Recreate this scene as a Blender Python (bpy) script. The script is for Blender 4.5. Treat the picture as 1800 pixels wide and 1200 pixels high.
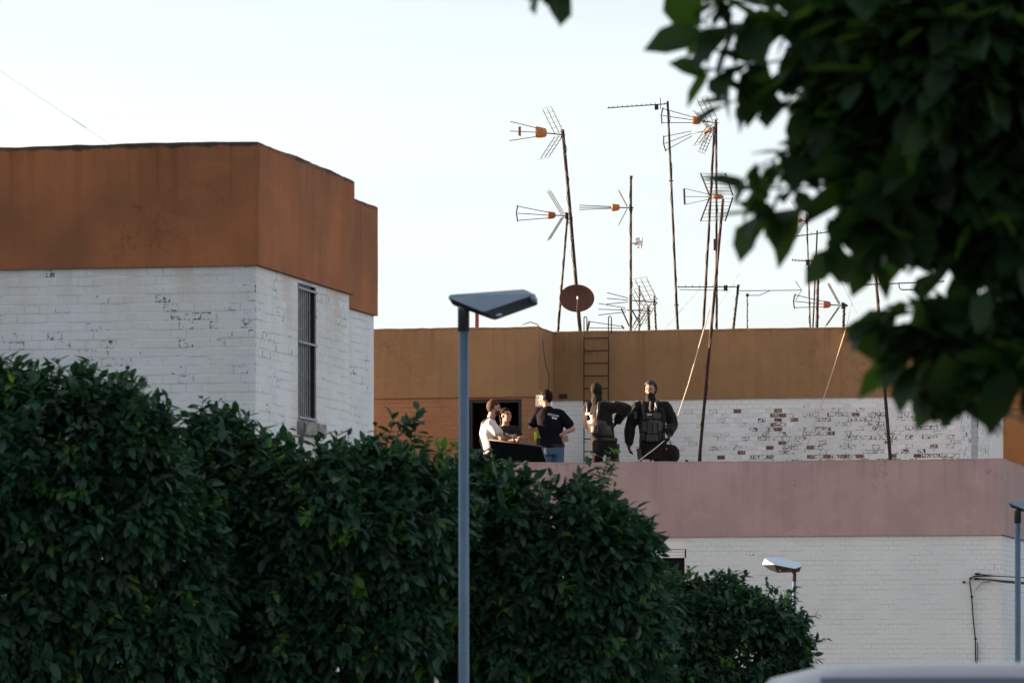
import bpy, bmesh, math, random
import numpy as np
from mathutils import Vector, Matrix, noise
from mathutils.bvhtree import BVHTree

random.seed(7)
rng = np.random.default_rng(7)
R = math.radians
for o in list(bpy.data.objects):
    bpy.data.objects.remove(o)
S = bpy.context.scene
COL = S.collection

# ------------------------------------------------------------------ camera
F = 8800.0            # focal length in photograph pixels (176 mm on a 36 mm sensor)
HZ = 1190.0           # horizon row in the photograph
EYE = 1.6
cd = bpy.data.cameras.new('camera'); cam = bpy.data.objects.new('camera', cd); COL.objects.link(cam)
cam.location = (0, 0, EYE); cam.rotation_euler = (R(90), 0, 0)
cd.sensor_width = 36; cd.lens = F/1800*36; cd.shift_y = (HZ-600)/1800
cd.clip_start = .5; cd.clip_end = 3000
cd.dof.use_dof = True; cd.dof.focus_distance = 74; cd.dof.aperture_fstop = 9
S.camera = cam

# ------------------------------------------------------------------ light
SUN_AZ = R(12.8)        # degrees behind the left-right axis
SUN_EL = R(8)
to_sun = Vector((-math.cos(SUN_AZ)*math.cos(SUN_EL), math.sin(SUN_AZ)*math.cos(SUN_EL), math.sin(SUN_EL)))
W = bpy.data.worlds.new('World'); S.world = W; W.use_nodes = True
nt = W.node_tree
sky = nt.nodes.new('ShaderNodeTexSky'); sky.sky_type = 'NISHITA'; sky.sun_disc = False
sky.sun_elevation = SUN_EL; sky.sun_rotation = math.atan2(to_sun.x, to_sun.y)
sky.air_density = 1.0; sky.dust_density = 1.5; sky.ozone_density = 1.0
bgn = nt.nodes['Background']; bgn.inputs['Strength'].default_value = .06
# thin, even high haze over the whole sky: takes most of the colour out
hs = nt.nodes.new('ShaderNodeHueSaturation'); hs.inputs['Saturation'].default_value = .24
nt.links.new(sky.outputs[0], hs.inputs['Color']); tn = nt.nodes.new('ShaderNodeMixRGB'); tn.blend_type = 'MULTIPLY'; tn.inputs[0].default_value = 1; tn.inputs[2].default_value = (.94, 1.0, 1.075, 1)
nt.links.new(hs.outputs[0], tn.inputs[1])
# faint streaky veil, the same all round the sky
tc = nt.nodes.new('ShaderNodeTexCoord'); mp = nt.nodes.new('ShaderNodeMapping'); mp.inputs['Scale'].default_value = (9, 9, 60); mp.inputs['Rotation'].default_value = (R(3), R(4), 0)
ns = nt.nodes.new('ShaderNodeTexNoise'); ns.inputs['Scale'].default_value = 1; ns.inputs['Detail'].default_value = 5
mr = nt.nodes.new('ShaderNodeMapRange'); mr.inputs[1].default_value = .3; mr.inputs[2].default_value = .7; mr.inputs[3].default_value = .955; mr.inputs[4].default_value = 1.045
vm = nt.nodes.new('ShaderNodeVectorMath'); vm.operation = 'SCALE'
nt.links.new(tc.outputs['Generated'], mp.inputs[0]); nt.links.new(mp.outputs[0], ns.inputs['Vector']); nt.links.new(ns.outputs['Fac'], mr.inputs[0])
nt.links.new(tn.outputs[0], vm.inputs[0]); nt.links.new(mr.outputs[0], vm.inputs['Scale']); nt.links.new(vm.outputs[0], bgn.inputs['Color'])
sd = bpy.data.lights.new('sun', 'SUN'); sun = bpy.data.objects.new('sun', sd); COL.objects.link(sun)
sd.energy = 5; sd.angle = R(.5); sd.color = (1, .66, .40)
sun.rotation_euler = to_sun.to_track_quat('Z', 'Y').to_euler()
S.view_settings.view_transform = 'Standard'; S.view_settings.look = 'None'
S.view_settings.gamma = 1; S.view_settings.exposure = 2.6

# ------------------------------------------------------------------ helpers
def P(px, py, Y):
    return Vector(((px-900)/F*Y, Y, EYE+(HZ-py)/F*Y))

def tag(o, label=None, cat=None, group=None, kind=None):
    if label: o['label'] = label
    if cat: o['category'] = cat
    if group: o['group'] = group
    if kind: o['kind'] = kind
    return o

def empty(name, loc=(0, 0, 0), rz=0, **k):
    o = bpy.data.objects.new(name, None); COL.objects.link(o)
    o.empty_display_size = .2
    o.location = loc; o.rotation_euler = (0, 0, rz)
    return tag(o, **k)

def put(name, me, parent=None, **k):
    o = bpy.data.objects.new(name, me); COL.objects.link(o)
    if parent is not None: o.parent = parent
    return tag(o, **k)

class MB:
    def __init__(s): s.v = []; s.f = []; s.m = []; s.uv = {}
    def add(s, vs, fs, mi=0):
        b = len(s.v); s.v += [tuple(v) for v in vs]
        for f in fs: s.f.append(tuple(b+i for i in f)); s.m.append(mi)
        return b
    def box(s, x0, x1, y0, y1, z0, z1, mi=0):
        vs = [(x, y, z) for z in (z0, z1) for y in (y0, y1) for x in (x0, x1)]
        return s.add(vs, [(0, 2, 3, 1), (4, 5, 7, 6), (0, 1, 5, 4), (2, 6, 7, 3), (0, 4, 6, 2), (1, 3, 7, 5)], mi)
    def tube(s, pts, r, n=8, mi=0, cap=True):
        pts = [Vector(p) for p in pts]
        rs = r if isinstance(r, (list, tuple)) else [r]*len(pts)
        up = None; b = len(s.v); N = len(pts)
        for i, p in enumerate(pts):
            t = (pts[min(i+1, N-1)]-pts[max(i-1, 0)]).normalized()
            if up is None:
                up = t.orthogonal().normalized()
            up = (up-t*up.dot(t)).normalized(); w = t.cross(up)
            for k in range(n):
                a = 2*math.pi*k/n
                s.v.append(tuple(p+(up*math.cos(a)+w*math.sin(a))*rs[i]))
        for i in range(N-1):
            for k in range(n):
                k2 = (k+1) % n
                s.f.append((b+i*n+k, b+i*n+k2, b+(i+1)*n+k2, b+(i+1)*n+k)); s.m.append(mi)
        if cap:
            s.f.append(tuple(b+k for k in range(n))[::-1]); s.m.append(mi)
            s.f.append(tuple(b+(N-1)*n+k for k in range(n))); s.m.append(mi)
    def ell(s, c, ax, n=14, m=9, mi=0):
        """ellipsoid: centre, three half-axis vectors"""
        c = Vector(c); a, bb, cc = [Vector(x) for x in ax]
        if a.cross(bb).dot(cc) < 0: a = -a
        vs = [c-cc]
        for j in range(1, m):
            th = math.pi*j/m-math.pi/2
            for k in range(n):
                ph = 2*math.pi*k/n
                vs.append(c+a*math.cos(th)*math.cos(ph)+bb*math.cos(th)*math.sin(ph)+cc*math.sin(th))
        vs.append(c+cc); fs = []
        for k in range(n): fs.append((0, 1+(k+1) % n, 1+k))
        for j in range(m-2):
            for k in range(n):
                k2 = (k+1) % n; q = 1+j*n
                fs.append((q+k, q+k2, q+n+k2, q+n+k))
        e = len(vs)-1; q = 1+(m-2)*n
        for k in range(n): fs.append((q+k, q+(k+1) % n, e))
        s.add(vs, fs, mi)
    def cap(s, p0, p1, r0, r1=None, mi=0, n=12):
        """tapered capsule"""
        r1 = r0 if r1 is None else r1
        p0, p1 = Vector(p0), Vector(p1); d = (p1-p0)
        if d.length < 1e-5: d = Vector((0, 0, 1))*1e-4
        d.normalize(); pts = []; rs = []
        for a in (-85, -60, -30): pts.append(p0+d*r0*math.sin(R(a))); rs.append(r0*math.cos(R(a)))
        pts.append(p0); rs.append(r0); pts.append((p0+p1)/2); rs.append((r0+r1)/2); pts.append(p1); rs.append(r1)
        for a in (30, 60, 85): pts.append(p1+d*r1*math.sin(R(a))); rs.append(r1*math.cos(R(a)))
        s.tube(pts, rs, n, mi)
    def loft(s, rings, n=20, mi=0):
        """rings: (centre, half-axis a, half-axis b)"""
        b = len(s.v)
        for c, a, bb in rings:
            c, a, bb = Vector(c), Vector(a), Vector(bb)
            for k in range(n):
                t = 2*math.pi*k/n
                s.v.append(tuple(c+a*math.cos(t)+bb*math.sin(t)))
        for i in range(len(rings)-1):
            for k in range(n):
                k2 = (k+1) % n
                s.f.append((b+i*n+k, b+i*n+k2, b+(i+1)*n+k2, b+(i+1)*n+k)); s.m.append(mi)
        s.f.append(tuple(b+k for k in range(n))[::-1]); s.m.append(mi)
        q = b+(len(rings)-1)*n
        s.f.append(tuple(q+k for k in range(n))); s.m.append(mi)
    def mesh(s, name, mats, smooth=False):
        me = bpy.data.meshes.new(name); me.from_pydata(s.v, [], s.f); me.update()
        for m in (mats if isinstance(mats, (list, tuple)) else [mats]): me.materials.append(m)
        me.polygons.foreach_set('material_index', s.m)
        if smooth: me.polygons.foreach_set('use_smooth', [True]*len(s.f))
        return me
    def build(s, name, mats, parent=None, smooth=False, **k):
        return put(name, s.mesh(name, mats, smooth), parent, **k)

def fix_normals(me):
    bm = bmesh.new(); bm.from_mesh(me); bmesh.ops.recalc_face_normals(bm, faces=bm.faces); bm.to_mesh(me); bm.free()

def bevel_mesh(me, w=.01, seg=2):
    bm = bmesh.new(); bm.from_mesh(me)
    bmesh.ops.recalc_face_normals(bm, faces=bm.faces)
    bmesh.ops.bevel(bm, geom=bm.edges[:], offset=w, segments=seg, affect='EDGES', profile=.5)
    bm.to_mesh(me); bm.free()

# ------------------------------------------------------------------ materials
def mat(name, col, rough=.8, spec=.3, metal=0, bump=0, bscale=60, var=0, vscale=8, col2=None):
    m = bpy.data.materials.new(name); m.use_nodes = True
    n = m.node_tree.nodes; l = m.node_tree.links; b = n['Principled BSDF']
    b.inputs['Roughness'].default_value = rough; b.inputs['Metallic'].default_value = metal
    b.inputs['Specular IOR Level'].default_value = spec
    b.inputs['Base Color'].default_value = (*col, 1)
    if var or col2:
        g = n.new('ShaderNodeNewGeometry'); t = n.new('ShaderNodeTexNoise')
        t.inputs['Scale'].default_value = vscale; t.inputs['Detail'].default_value = 5
        l.new(g.outputs['Position'], t.inputs['Vector'])
        mx = n.new('ShaderNodeMixRGB'); c2 = col2 or tuple(c*(1-var) for c in col)
        mx.inputs[1].default_value = (*col, 1); mx.inputs[2].default_value = (*c2, 1)
        cr = n.new('ShaderNodeMapRange'); cr.inputs[1].default_value = .35; cr.inputs[2].default_value = .65
        l.new(t.outputs['Fac'], cr.inputs[0]); l.new(cr.outputs[0], mx.inputs[0]); l.new(mx.outputs[0], b.inputs['Base Color'])
    if bump:
        g = n.new('ShaderNodeNewGeometry'); t = n.new('ShaderNodeTexNoise'); t.inputs['Scale'].default_value = bscale
        t.inputs['Detail'].default_value = 4
        l.new(g.outputs['Position'], t.inputs['Vector'])
        bp = n.new('ShaderNodeBump'); bp.inputs['Strength'].default_value = bump; bp.inputs['Distance'].default_value = .01
        l.new(t.outputs['Fac'], bp.inputs['Height']); l.new(bp.outputs[0], b.inputs['Normal'])
    return m

class NG:
    """tiny node-graph helper"""
    def __init__(s, name):
        s.m = bpy.data.materials.new(name); s.m.use_nodes = True
        s.n = s.m.node_tree.nodes; s.l = s.m.node_tree.links; s.b = s.n['Principled BSDF']
    def node(s, t, **k):
        o = s.n.new(t)
        for a, v in k.items(): setattr(o, a, v)
        return o
    def set(s, inp, v):
        if hasattr(v, 'is_output'): s.l.new(v, inp)
        elif isinstance(v, (tuple, list)) and len(v) == 3 and inp.type == 'RGBA': inp.default_value = (*v, 1)
        else: inp.default_value = v
    def pos(s): return s.node('ShaderNodeNewGeometry').outputs['Position']
    def objc(s): return s.node('ShaderNodeTexCoord').outputs['Object']
    def uv(s): return s.node('ShaderNodeTexCoord').outputs['UV']
    def scale(s, v, sc):
        o = s.node('ShaderNodeVectorMath', operation='MULTIPLY'); s.l.new(v, o.inputs[0]); o.inputs[1].default_value = sc; return o.outputs[0]
    def noise(s, v, sc, det=4, rough=.55):
        o = s.node('ShaderNodeTexNoise'); s.l.new(v, o.inputs['Vector'])
        o.inputs['Scale'].default_value = sc; o.inputs['Detail'].default_value = det; o.inputs['Roughness'].default_value = rough
        return o.outputs['Fac']
    def rng(s, v, a, b, c=0, d=1):
        o = s.node('ShaderNodeMapRange'); s.l.new(v, o.inputs[0])
        for i, x in zip((1, 2, 3, 4), (a, b, c, d)): o.inputs[i].default_value = x
        return o.outputs[0]
    def math(s, op, a, b=0):
        o = s.node('ShaderNodeMath', operation=op); s.set(o.inputs[0], a); s.set(o.inputs[1], b); return o.outputs[0]
    def mix(s, f, a, b):
        o = s.node('ShaderNodeMixRGB'); s.set(o.inputs[0], f); s.set(o.inputs[1], a); s.set(o.inputs[2], b); return o.outputs[0]
    def sep(s, v):
        o = s.node('ShaderNodeSeparateXYZ'); s.l.new(v, o.inputs[0]); return o.outputs
    def bump(s, h, st=.3, dist=.01):
        o = s.node('ShaderNodeBump'); s.l.new(h, o.inputs['Height']); o.inputs['Strength'].default_value = st; o.inputs['Distance'].default_value = dist
        s.l.new(o.outputs[0], s.b.inputs['Normal'])
    def done(s, col, rough=.85, spec=.25):
        s.set(s.b.inputs['Base Color'], col); s.set(s.b.inputs['Roughness'], rough); s.b.inputs['Specular IOR Level'].default_value = spec
        return s.m

def stucco(name, base, alt, ztop, rim, streak=.5, stain=None, rimw=.1, drip=.55):
    """painted render: blotches, vertical run-off streaks, lichen along the coping"""
    g = NG(name); p = g.pos(); z = g.sep(p)[2]
    blot = g.rng(g.noise(p, 1.3, 5), .36, .64)
    c = g.mix(blot, base, alt)
    st = g.rng(g.noise(g.scale(p, (5, 5, .35)), 1.6, 5, .6), .46, .74)
    c = g.mix(g.math('MULTIPLY', st, streak), c, tuple(x*.62 for x in base))
    if stain:
        s2 = g.rng(g.noise(g.scale(p, (1.6, 1.6, .5)), .9, 3), .52, .72)
        c = g.mix(g.math('MULTIPLY', s2, .7), c, stain)
    dr_ = g.math('MULTIPLY', g.rng(g.noise(g.scale(p, (9, 9, .22)), 1.0, 4, .6), .53, .70), g.rng(z, ztop-.75, ztop))
    c = g.mix(g.math('MULTIPLY', dr_, drip), c, tuple(x*.38 for x in base))
    fine = g.noise(p, 38, 5, .7)
    c = g.mix(g.rng(fine, .58, .78, 0, .35), c, tuple(x*.5 for x in base))
    # lichen / soot patches hugging the top edge
    edge = g.rng(z, ztop-rimw*1.6, ztop)
    dn = g.noise(g.scale(p, (1, 1, .6)), 7, 6, .7)
    dk = g.rng(g.math('ADD', edge, g.math('MULTIPLY', dn, 1.3)), 1.12, 1.36)
    c = g.mix(g.math('MULTIPLY', g.math('MULTIPLY', dk, rim), g.rng(g.noise(p, 1.7, 4), .36, .56, .25, 1)), c, (.05, .042, .034))
    hl = g.math('ABSOLUTE', g.math('SUBTRACT', g.noise(p, 1.15, 7, .62), .5)); hl = g.rng(hl, .0012, .004, 1, 0)
    hl = g.math('MULTIPLY', hl, g.rng(g.noise(p, .8, 2), .48, .6))
    c = g.mix(g.math('MULTIPLY', hl, .6), c, tuple(x*.35 for x in base))
    pt = g.rng(g.noise(g.scale(p, (1, 1, 1.8)), 2.1, 3, .4), .62, .66); c = g.mix(g.math('MULTIPLY', pt, .13), c, tuple(min(1, x*1.28+.01) for x in base))
    cr = g.rng(g.noise(p, 4.2, 6, .72), .69, .73)
    c = g.mix(g.math('MULTIPLY', cr, .55), c, tuple(x*.4 for x in base))
    g.bump(g.math('ADD', g.noise(p, 14, 4), g.math('MULTIPLY', fine, .7)), .35, .012)
    return g.done(c, .9, .2)

def paint_brick(name, base, dirt, rust=None, ztop=0):
    g = NG(name); p = g.pos(); z = g.sep(p)[2]
    c = g.mix(g.rng(g.noise(p, 1.1, 5), .35, .68), base, dirt)
    c = g.mix(g.rng(g.noise(p, 30, 4, .7), .55, .8, 0, .5), c, tuple(x*.72 for x in base))
    if rust:
        run = g.rng(g.noise(g.scale(p, (2.6, 2.6, .3)), 1.0, 5), .45, .7)
        top = g.rng(z, ztop-.75, ztop-.02)
        c = g.mix(g.math('MULTIPLY', g.math('MULTIPLY', run, top), .8), c, rust)
        run2 = g.rng(g.noise(g.scale(p, (.9, .9, .25)), .8, 3), .46, .66, 0, .55)
        c = g.mix(run2, c, tuple(a*.5+b*.5 for a, b in zip(rust, base)))
    chip = g.rng(g.noise(p, 15, 5, .7), .705, .72)
    c = g.mix(chip, c, (.16, .10, .08))
    g.bump(g.noise(p, 45, 4), .3, .006)
    return g.done(c, .75, .3)

def peel_brick(name, base, amount, under=(.11, .075, .065)):
    """brick whose paint flakes off, mostly along its arrises"""
    g = NG(name); p = g.pos(); uv = g.sep(g.uv())
    eu = g.math('MINIMUM', uv[0], g.math('SUBTRACT', 1, uv[0])); ev = g.math('MINIMUM', uv[1], g.math('SUBTRACT', 1, uv[1]))
    e = g.math('MINIMUM', eu, g.math('MULTIPLY', ev, .55))
    edge = g.rng(e, 0, .12, .26, 0)
    n1 = g.noise(p, 34, 5, .65); n2 = g.noise(p, 6, 3, .5)
    f = g.math('ADD', g.math('ADD', g.math('MULTIPLY', n1, 1.5), g.math('MULTIPLY', n2, .6)), edge)
    mk = g.rng(f, amount, amount+.05)
    und = g.mix(g.rng(g.noise(p, 2.2, 2), .4, .6), under, tuple(a*b for a, b in zip(under, (.55, .6, .75))))
    und = g.mix(g.noise(p, 60, 3), und, tuple(x*.6 for x in under))
    bc = g.mix(g.rng(g.noise(p, 1.1, 5), .35, .68), base, tuple(x*.88 for x in base))
    c = g.mix(mk, bc, und)
    g.bump(g.math('SUBTRACT', n1, g.math('MULTIPLY', mk, .5)), .4, .006)
    return g.done(c, .82, .2)

WHITE = (.73, .735, .74)
M = {}
M['white_L'] = paint_brick('white paint old', (.78, .79, .80), (.66, .66, .65), (.55, .38, .25), 4.79)
M['white_K'] = paint_brick('white paint roof wall', (.82, .82, .81), (.74, .73, .71))
M['white_P'] = paint_brick('white paint fresh', (.68, .71, .72), (.61, .64, .65))
for k_, a_, b_ in (('white_L', (.78, .79, .80), (.66, .66, .65)), ('white_K', (.82, .82, .81), (.74, .73, .71)), ('white_P', (.68, .71, .72), (.61, .64, .65)), ('tan_B', (.38, .19, .085), (.31, .135, .065))):
    g = NG(k_+' joint'); q_ = g.pos()
    c_ = g.mix(g.rng(g.noise(g.scale(q_, (2.2, 2.2, 9)), 1.3, 4), .42, .58), tuple(x*.84 for x in b_), tuple(x*.93 for x in a_))
    M[k_+'_joint'] = g.done(c_, .85, .2)
M['tan_B'] = paint_brick('tan paint brick', (.38, .19, .085), (.31, .135, .065))
M['peel1'] = peel_brick('peeling paint light', WHITE, 1.36)
M['peel2'] = peel_brick('peeling paint heavy', WHITE, 1.24)
M['peel3'] = peel_brick('peeling paint down to brick', WHITE, 1.13, (.15, .088, .07))
M['raw'] = peel_brick('bare brick', (.58, .55, .53), .93, (.235, .125, .08))
M['raw2'] = peel_brick('bare brick red', (.58, .54, .53), .93, (.235, .095, .08))
M['terra'] = stucco('terracotta render', (.39, .145, .060), (.25, .105, .052), 5.75, .95, .5, (.38, .105, .04), .05, .65)
M['tan'] = stucco('tan render', (.335, .186, .086), (.285, .158, .076), 6.89, .45, .38, None, .05, .4)
M['pink'] = stucco('pink render', (.43, .31, .295), (.365, .262, .252), 4.70, .25, .30, (.40, .26, .235), .04, .35)
M['brown'] = stucco('brown render', (.34, .15, .055), (.30, .13, .05), 6.9, .4, .3)
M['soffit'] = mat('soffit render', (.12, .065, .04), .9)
M['roofing'] = mat('roof screed', (.30, .27, .24), .95, bump=.4, var=.3)
M['cream'] = mat('cream paint', (.62, .60, .52), .8, var=.15)
M['dark_in'] = mat('unlit room plaster', (.035, .028, .025), .9)  # lack of light indoors put into the plaster colour
M['black_iron'] = mat('black painted iron', (.02, .021, .024), .5, .4)
M['grey_iron'] = mat('grey painted iron', (.34, .36, .38), .5, .4, var=.3, vscale=30)
M['bar_iron'] = mat('worn grey bar', (.42, .43, .44), .55, .3, var=.4, vscale=25)
M['rust_iron'] = mat('rusty iron', (.07, .034, .024), .85, .15, bump=.4, bscale=120, col2=(.03, .02, .018), vscale=25)
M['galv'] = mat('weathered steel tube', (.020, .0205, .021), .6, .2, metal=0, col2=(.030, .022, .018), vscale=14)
M['alu'] = mat('weathered aluminium', (.06, .06, .06), .55, .3, metal=.1)
M['orange'] = mat('orange plastic', (.62, .20, .04), .45, .5, var=.35, vscale=30)
M['red_plastic'] = mat('faded red plastic', (.45, .13, .08), .6, .3, var=.3, vscale=25)
M['white_plastic'] = mat('white plastic', (.75, .75, .74), .5, .4)
M['black_plastic'] = mat('black plastic', (.02, .02, .022), .5, .4)
M['dish'] = mat('rusted dish', (.15, .055, .04), .75, .25, bump=.2, bscale=70, col2=(.10, .045, .035), vscale=14)
M['lampgrey'] = mat('blue grey lamp paint', (.17, .225, .285), .42, .5, var=.12, vscale=9)
M['lampwhite'] = mat('pale lamp paint', (.58, .66, .74), .4, .5)
M['lampunder'] = mat('dark lamp underside', (.03, .034, .04), .3, .5)
M['glassled'] = mat('lamp lens', (.55, .56, .58), .12, .6)
M['pole'] = mat('blue grey pole paint', (.085, .15, .225), .45, .45, var=.2, vscale=6)
M['rope'] = mat('pale rope', (.60, .52, .42), .9)
M['cable'] = mat('black cable', (.02, .02, .02), .6)
M['wire'] = mat('thin grey wire', (.42, .42, .42), .5)
M['stone'] = mat('stained stone sill', (.34, .32, .31), .9, bump=.5, bscale=40, col2=(.16, .14, .135), vscale=11)
M['asphalt'] = mat('asphalt', (.05, .05, .052), .95, bump=.5, bscale=80, var=.3, vscale=2)
M['paving'] = mat('paving', (.26, .25, .235), .9, bump=.4, var=.2, vscale=3)
M['kerb'] = mat('kerb stone', (.33, .325, .31), .9, var=.2)
M['line'] = mat('road paint', (.72, .72, .70), .8, var=.2, vscale=20)
M['earth'] = mat('dry earth', (.17, .13, .09), .95, bump=.6, var=.4, vscale=2)
M['bark'] = mat('bark', (.04, .034, .028), .95, bump=.8, bscale=50, var=.4, vscale=20)
M['twig'] = mat('green twig', (.03, .034, .018), .8)
M['redpost'] = mat('red painted post', (.42, .07, .035), .6, var=.25, vscale=20)

def leaf_mat(name, c1, c2, tr=.22, rough=.5, spec=.3, tcol=None):
    g = NG(name); p = g.pos()
    c = g.mix(g.rng(g.noise(p, 6, 3), .35, .65), c1, c2)
    oi = g.node('ShaderNodeNewGeometry').outputs['Random Per Island']
    c = g.mix(g.math('MULTIPLY', oi, .6), c, tuple(x*.4 for x in c1))
    c = g.mix(g.rng(oi, .962, .97, 0, .75), c, (c1[0]*3.2, c1[1]*1.7, c1[2]*.5))      # the odd yellowing leaf
    g.done(c, rough, spec)
    t = g.node('ShaderNodeBsdfTranslucent'); t.inputs['Color'].default_value = (*(tcol or (c1[0]*1.6, c1[1]*1.9, c1[2]*.6)), 1)
    mx = g.node('ShaderNodeMixShader'); mx.inputs[0].default_value = tr
    g.l.new(g.b.outputs[0], mx.inputs[1]); g.l.new(t.outputs[0], mx.inputs[2])
    g.l.new(mx.outputs[0], g.n['Material Output'].inputs['Surface'])
    return g.m
M['leaf'] = leaf_mat('orange tree leaf', (.024, .075, .046), (.030, .080, .036), .2, .5, .30)
M['leaf_young'] = leaf_mat('young leaf', (.085, .19, .030), (.06, .15, .03), .35, .5, .3)
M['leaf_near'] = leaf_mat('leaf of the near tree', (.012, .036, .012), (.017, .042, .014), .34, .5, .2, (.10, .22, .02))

# ------------------------------------------------------------------ setting
def sheet(name, x0, x1, y0, y1, z, m, n=1, **k):
    b = MB(); b.add([(x0, y0, z), (x1, y0, z), (x1, y1, z), (x0, y1, z)], [(0, 1, 2, 3)]); return b.build(name, m, **k)
sheet('ground', -1500, 1500, -300, 2500, 0, M['earth'], kind='structure')
sheet('road', -60, 60, -6, 27, .004, M['asphalt'], kind='structure')
sheet('road', -60, 60, 40.5, 66, .004, M['asphalt'], kind='structure') if False else None
b = MB(); b.box(-60, 60, 27.15, 37.6, -.05, .13); b.build('pavement', M['paving'], kind='structure')
b = MB(); b.box(-60, 60, 27, 27.148, -.05, .14); b.build('kerb', M['kerb'], kind='structure')
b = MB()
for i in range(14): b.add([(-40+i*6, 8, .008), (-37+i*6, 8, .008), (-37+i*6, 8.12, .008), (-40+i*6, 8.12, .008)], [(0, 1, 2, 3)])
b.build('lane_marking', M['line'], kind='structure')

ANG = R(12)
ER = Vector((math.cos(ANG), -math.sin(ANG), 0)); EB = Vector((math.sin(ANG), math.cos(ANG), 0))

def loc_x(px, org, yoff):
    """local x on the plane local-y = yoff, seen at photograph column px"""
    u = (px-900)/F; o = Vector((org[0], org[1], 0))+EB*yoff
    # o.x + ER.x s = u (o.y + ER.y s)
    return (u*o.y-o.x)/(ER.x-u*ER.y)
def loc_y(px, org, xoff):
    u = (px-900)/F; o = Vector((org[0], org[1], 0))+ER*xoff
    return (u*o.y-o.x)/(EB.x-u*EB.y)

# ------------------------------------------------------------------ brick walls
BW, BH, JT, JV = .125, .070, .009, .005
brick_cache = {}
def brick_geo(w, h, d=.02, bv=.003):
    a, c = w/2, h/2
    fr = [(-a+bv, -d, -c+bv), (a-bv, -d, -c+bv), (a-bv, -d, c-bv), (-a+bv, -d, c-bv)]
    md = [(-a, -d+bv, -c), (a, -d+bv, -c), (a, -d+bv, c), (-a, -d+bv, c)]
    bk = [(-a, 0, -c), (a, 0, -c), (a, 0, c), (-a, 0, c)]
    vs = fr+md+bk; fs = [(0, 1, 2, 3)]
    for i in range(4):
        j = (i+1) % 4
        fs.append((4+i, 4+j, j, i)); fs.append((8+i, 8+j, 4+j, 4+i))
    return vs, fs
def set_uv(me, ext):
    uvl = me.uv_layers.new(name='UVMap')
    for poly in me.polygons:
        for li in poly.loop_indices:
            vi = me.loops[li].vertex_index; uvl.data[li].uv = ext[vi]
def brick_mesh(matname):
    if matname not in brick_cache:
        w, h = BW-JV, BH-JT; vs, fs = brick_geo(w, h)
        b = MB(); b.add(vs, fs); me = b.mesh('brick', M[matname])
        set_uv(me, [(v[0]/w+.5, v[2]/h+.5) for v in vs]); brick_cache[matname] = me
    return brick_cache[matname]

def brick_wall(parent, o, du, n, u1, z0, z1, paint, single_pick, peel=None, openings=(), raw=1.0, bare=(), zcore0=0, thick=.2, stub=0):
    """wall from local point o (x,y) along du for u1 metres, outward normal n; painted mortar core + proud bricks.
    single_pick(u,z)->weight for becoming an object of its own; peel(u,z)->chance of flaking"""
    du = Vector((*du, 0)); n = Vector((*n, 0)); o = Vector((*o, 0))
    rec = .0014
    core = MB()
    def slab(a, c, zz0, zz1):
        if c-a < 1e-3 or zz1-zz0 < 1e-3: return
        a = a+.006 if a == 0 else a; c = c-.006 if c == u1 else c
        q = []
        for z in (zz0, zz1):
            for dep in (-rec, -thick):
                for u in (a, c): q.append(o+du*u+n*dep+Vector((0, 0, z)))
        core.add(q, [(0, 2, 3, 1), (4, 5, 7, 6), (0, 1, 5, 4), (2, 6, 7, 3), (0, 4, 6, 2), (1, 3, 7, 5)])
    cuts = sorted(openings); cur = 0
    for (a, c, zz0, zz1) in cuts:
        slab(cur, a, zcore0, z1); slab(a, c, zcore0, zz0); slab(a, c, zz1, z1); cur = c
    slab(cur, u1, zcore0, z1)
    me = core.mesh('wall', M[paint+'_joint']); fix_normals(me); wall = put('wall', me, parent)
    rot = Matrix((( du.x, -n.x, 0), (du.y, -n.y, 0), (0, 0, 1))).to_4x4()
    items = []
    rows = int((z1-z0)/BH)
    for r in range(rows):
        zc = z1-(r+.5)*BH; off = (BW/2 if r % 2 else 0)
        k0 = -1
        while True:
            a = k0*BW+off+JV/2; c = a+BW-JV; k0 += 1
            if a > u1: break
            segs = [(max(a, .002), min(c, u1-.002))]
            for (oa, oc, oz0, oz1) in cuts:
                if oz0 < zc+BH/2-.012 and oz1 > zc-BH/2+.012:
                    ns = []
                    for (sa, sc) in segs:
                        if sc <= oa or sa >= oc: ns.append((sa, sc))
                        else:
                            if sa < oa: ns.append((sa, oa-.004))
                            if sc > oc: ns.append((oc+.004, sc))
                    segs = ns
            for (sa, sc) in segs:
                if sc-sa < .02: continue
                full = (sc-sa) > BW-JV-.001
                u = (sa+sc)/2; pm = paint
                pr = peel(u, zc) if peel else 0
                x = random.random()
                if bare and any(abs(u-bu) < BW*.5 and abs(zc-bz) < BH*.5 for bu, bz in bare): x = -1
                if x < 0 or x < pr*pr*.02*raw: pm = random.choice(('raw', 'raw', 'raw2'))
                elif raw and pr > .5 and x < pr*.42: pm = 'peel3'
                elif x < pr*.42: pm = 'peel2'
                elif x < pr*1.0: pm = 'peel1'
                items.append((single_pick(u, zc)*(.9+.2*random.random()) if full else 0, u, zc, sc-sa, pm))
    items.sort(key=lambda t: -t[0])
    return wall, items, (o, du, n, rot, rec)

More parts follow.
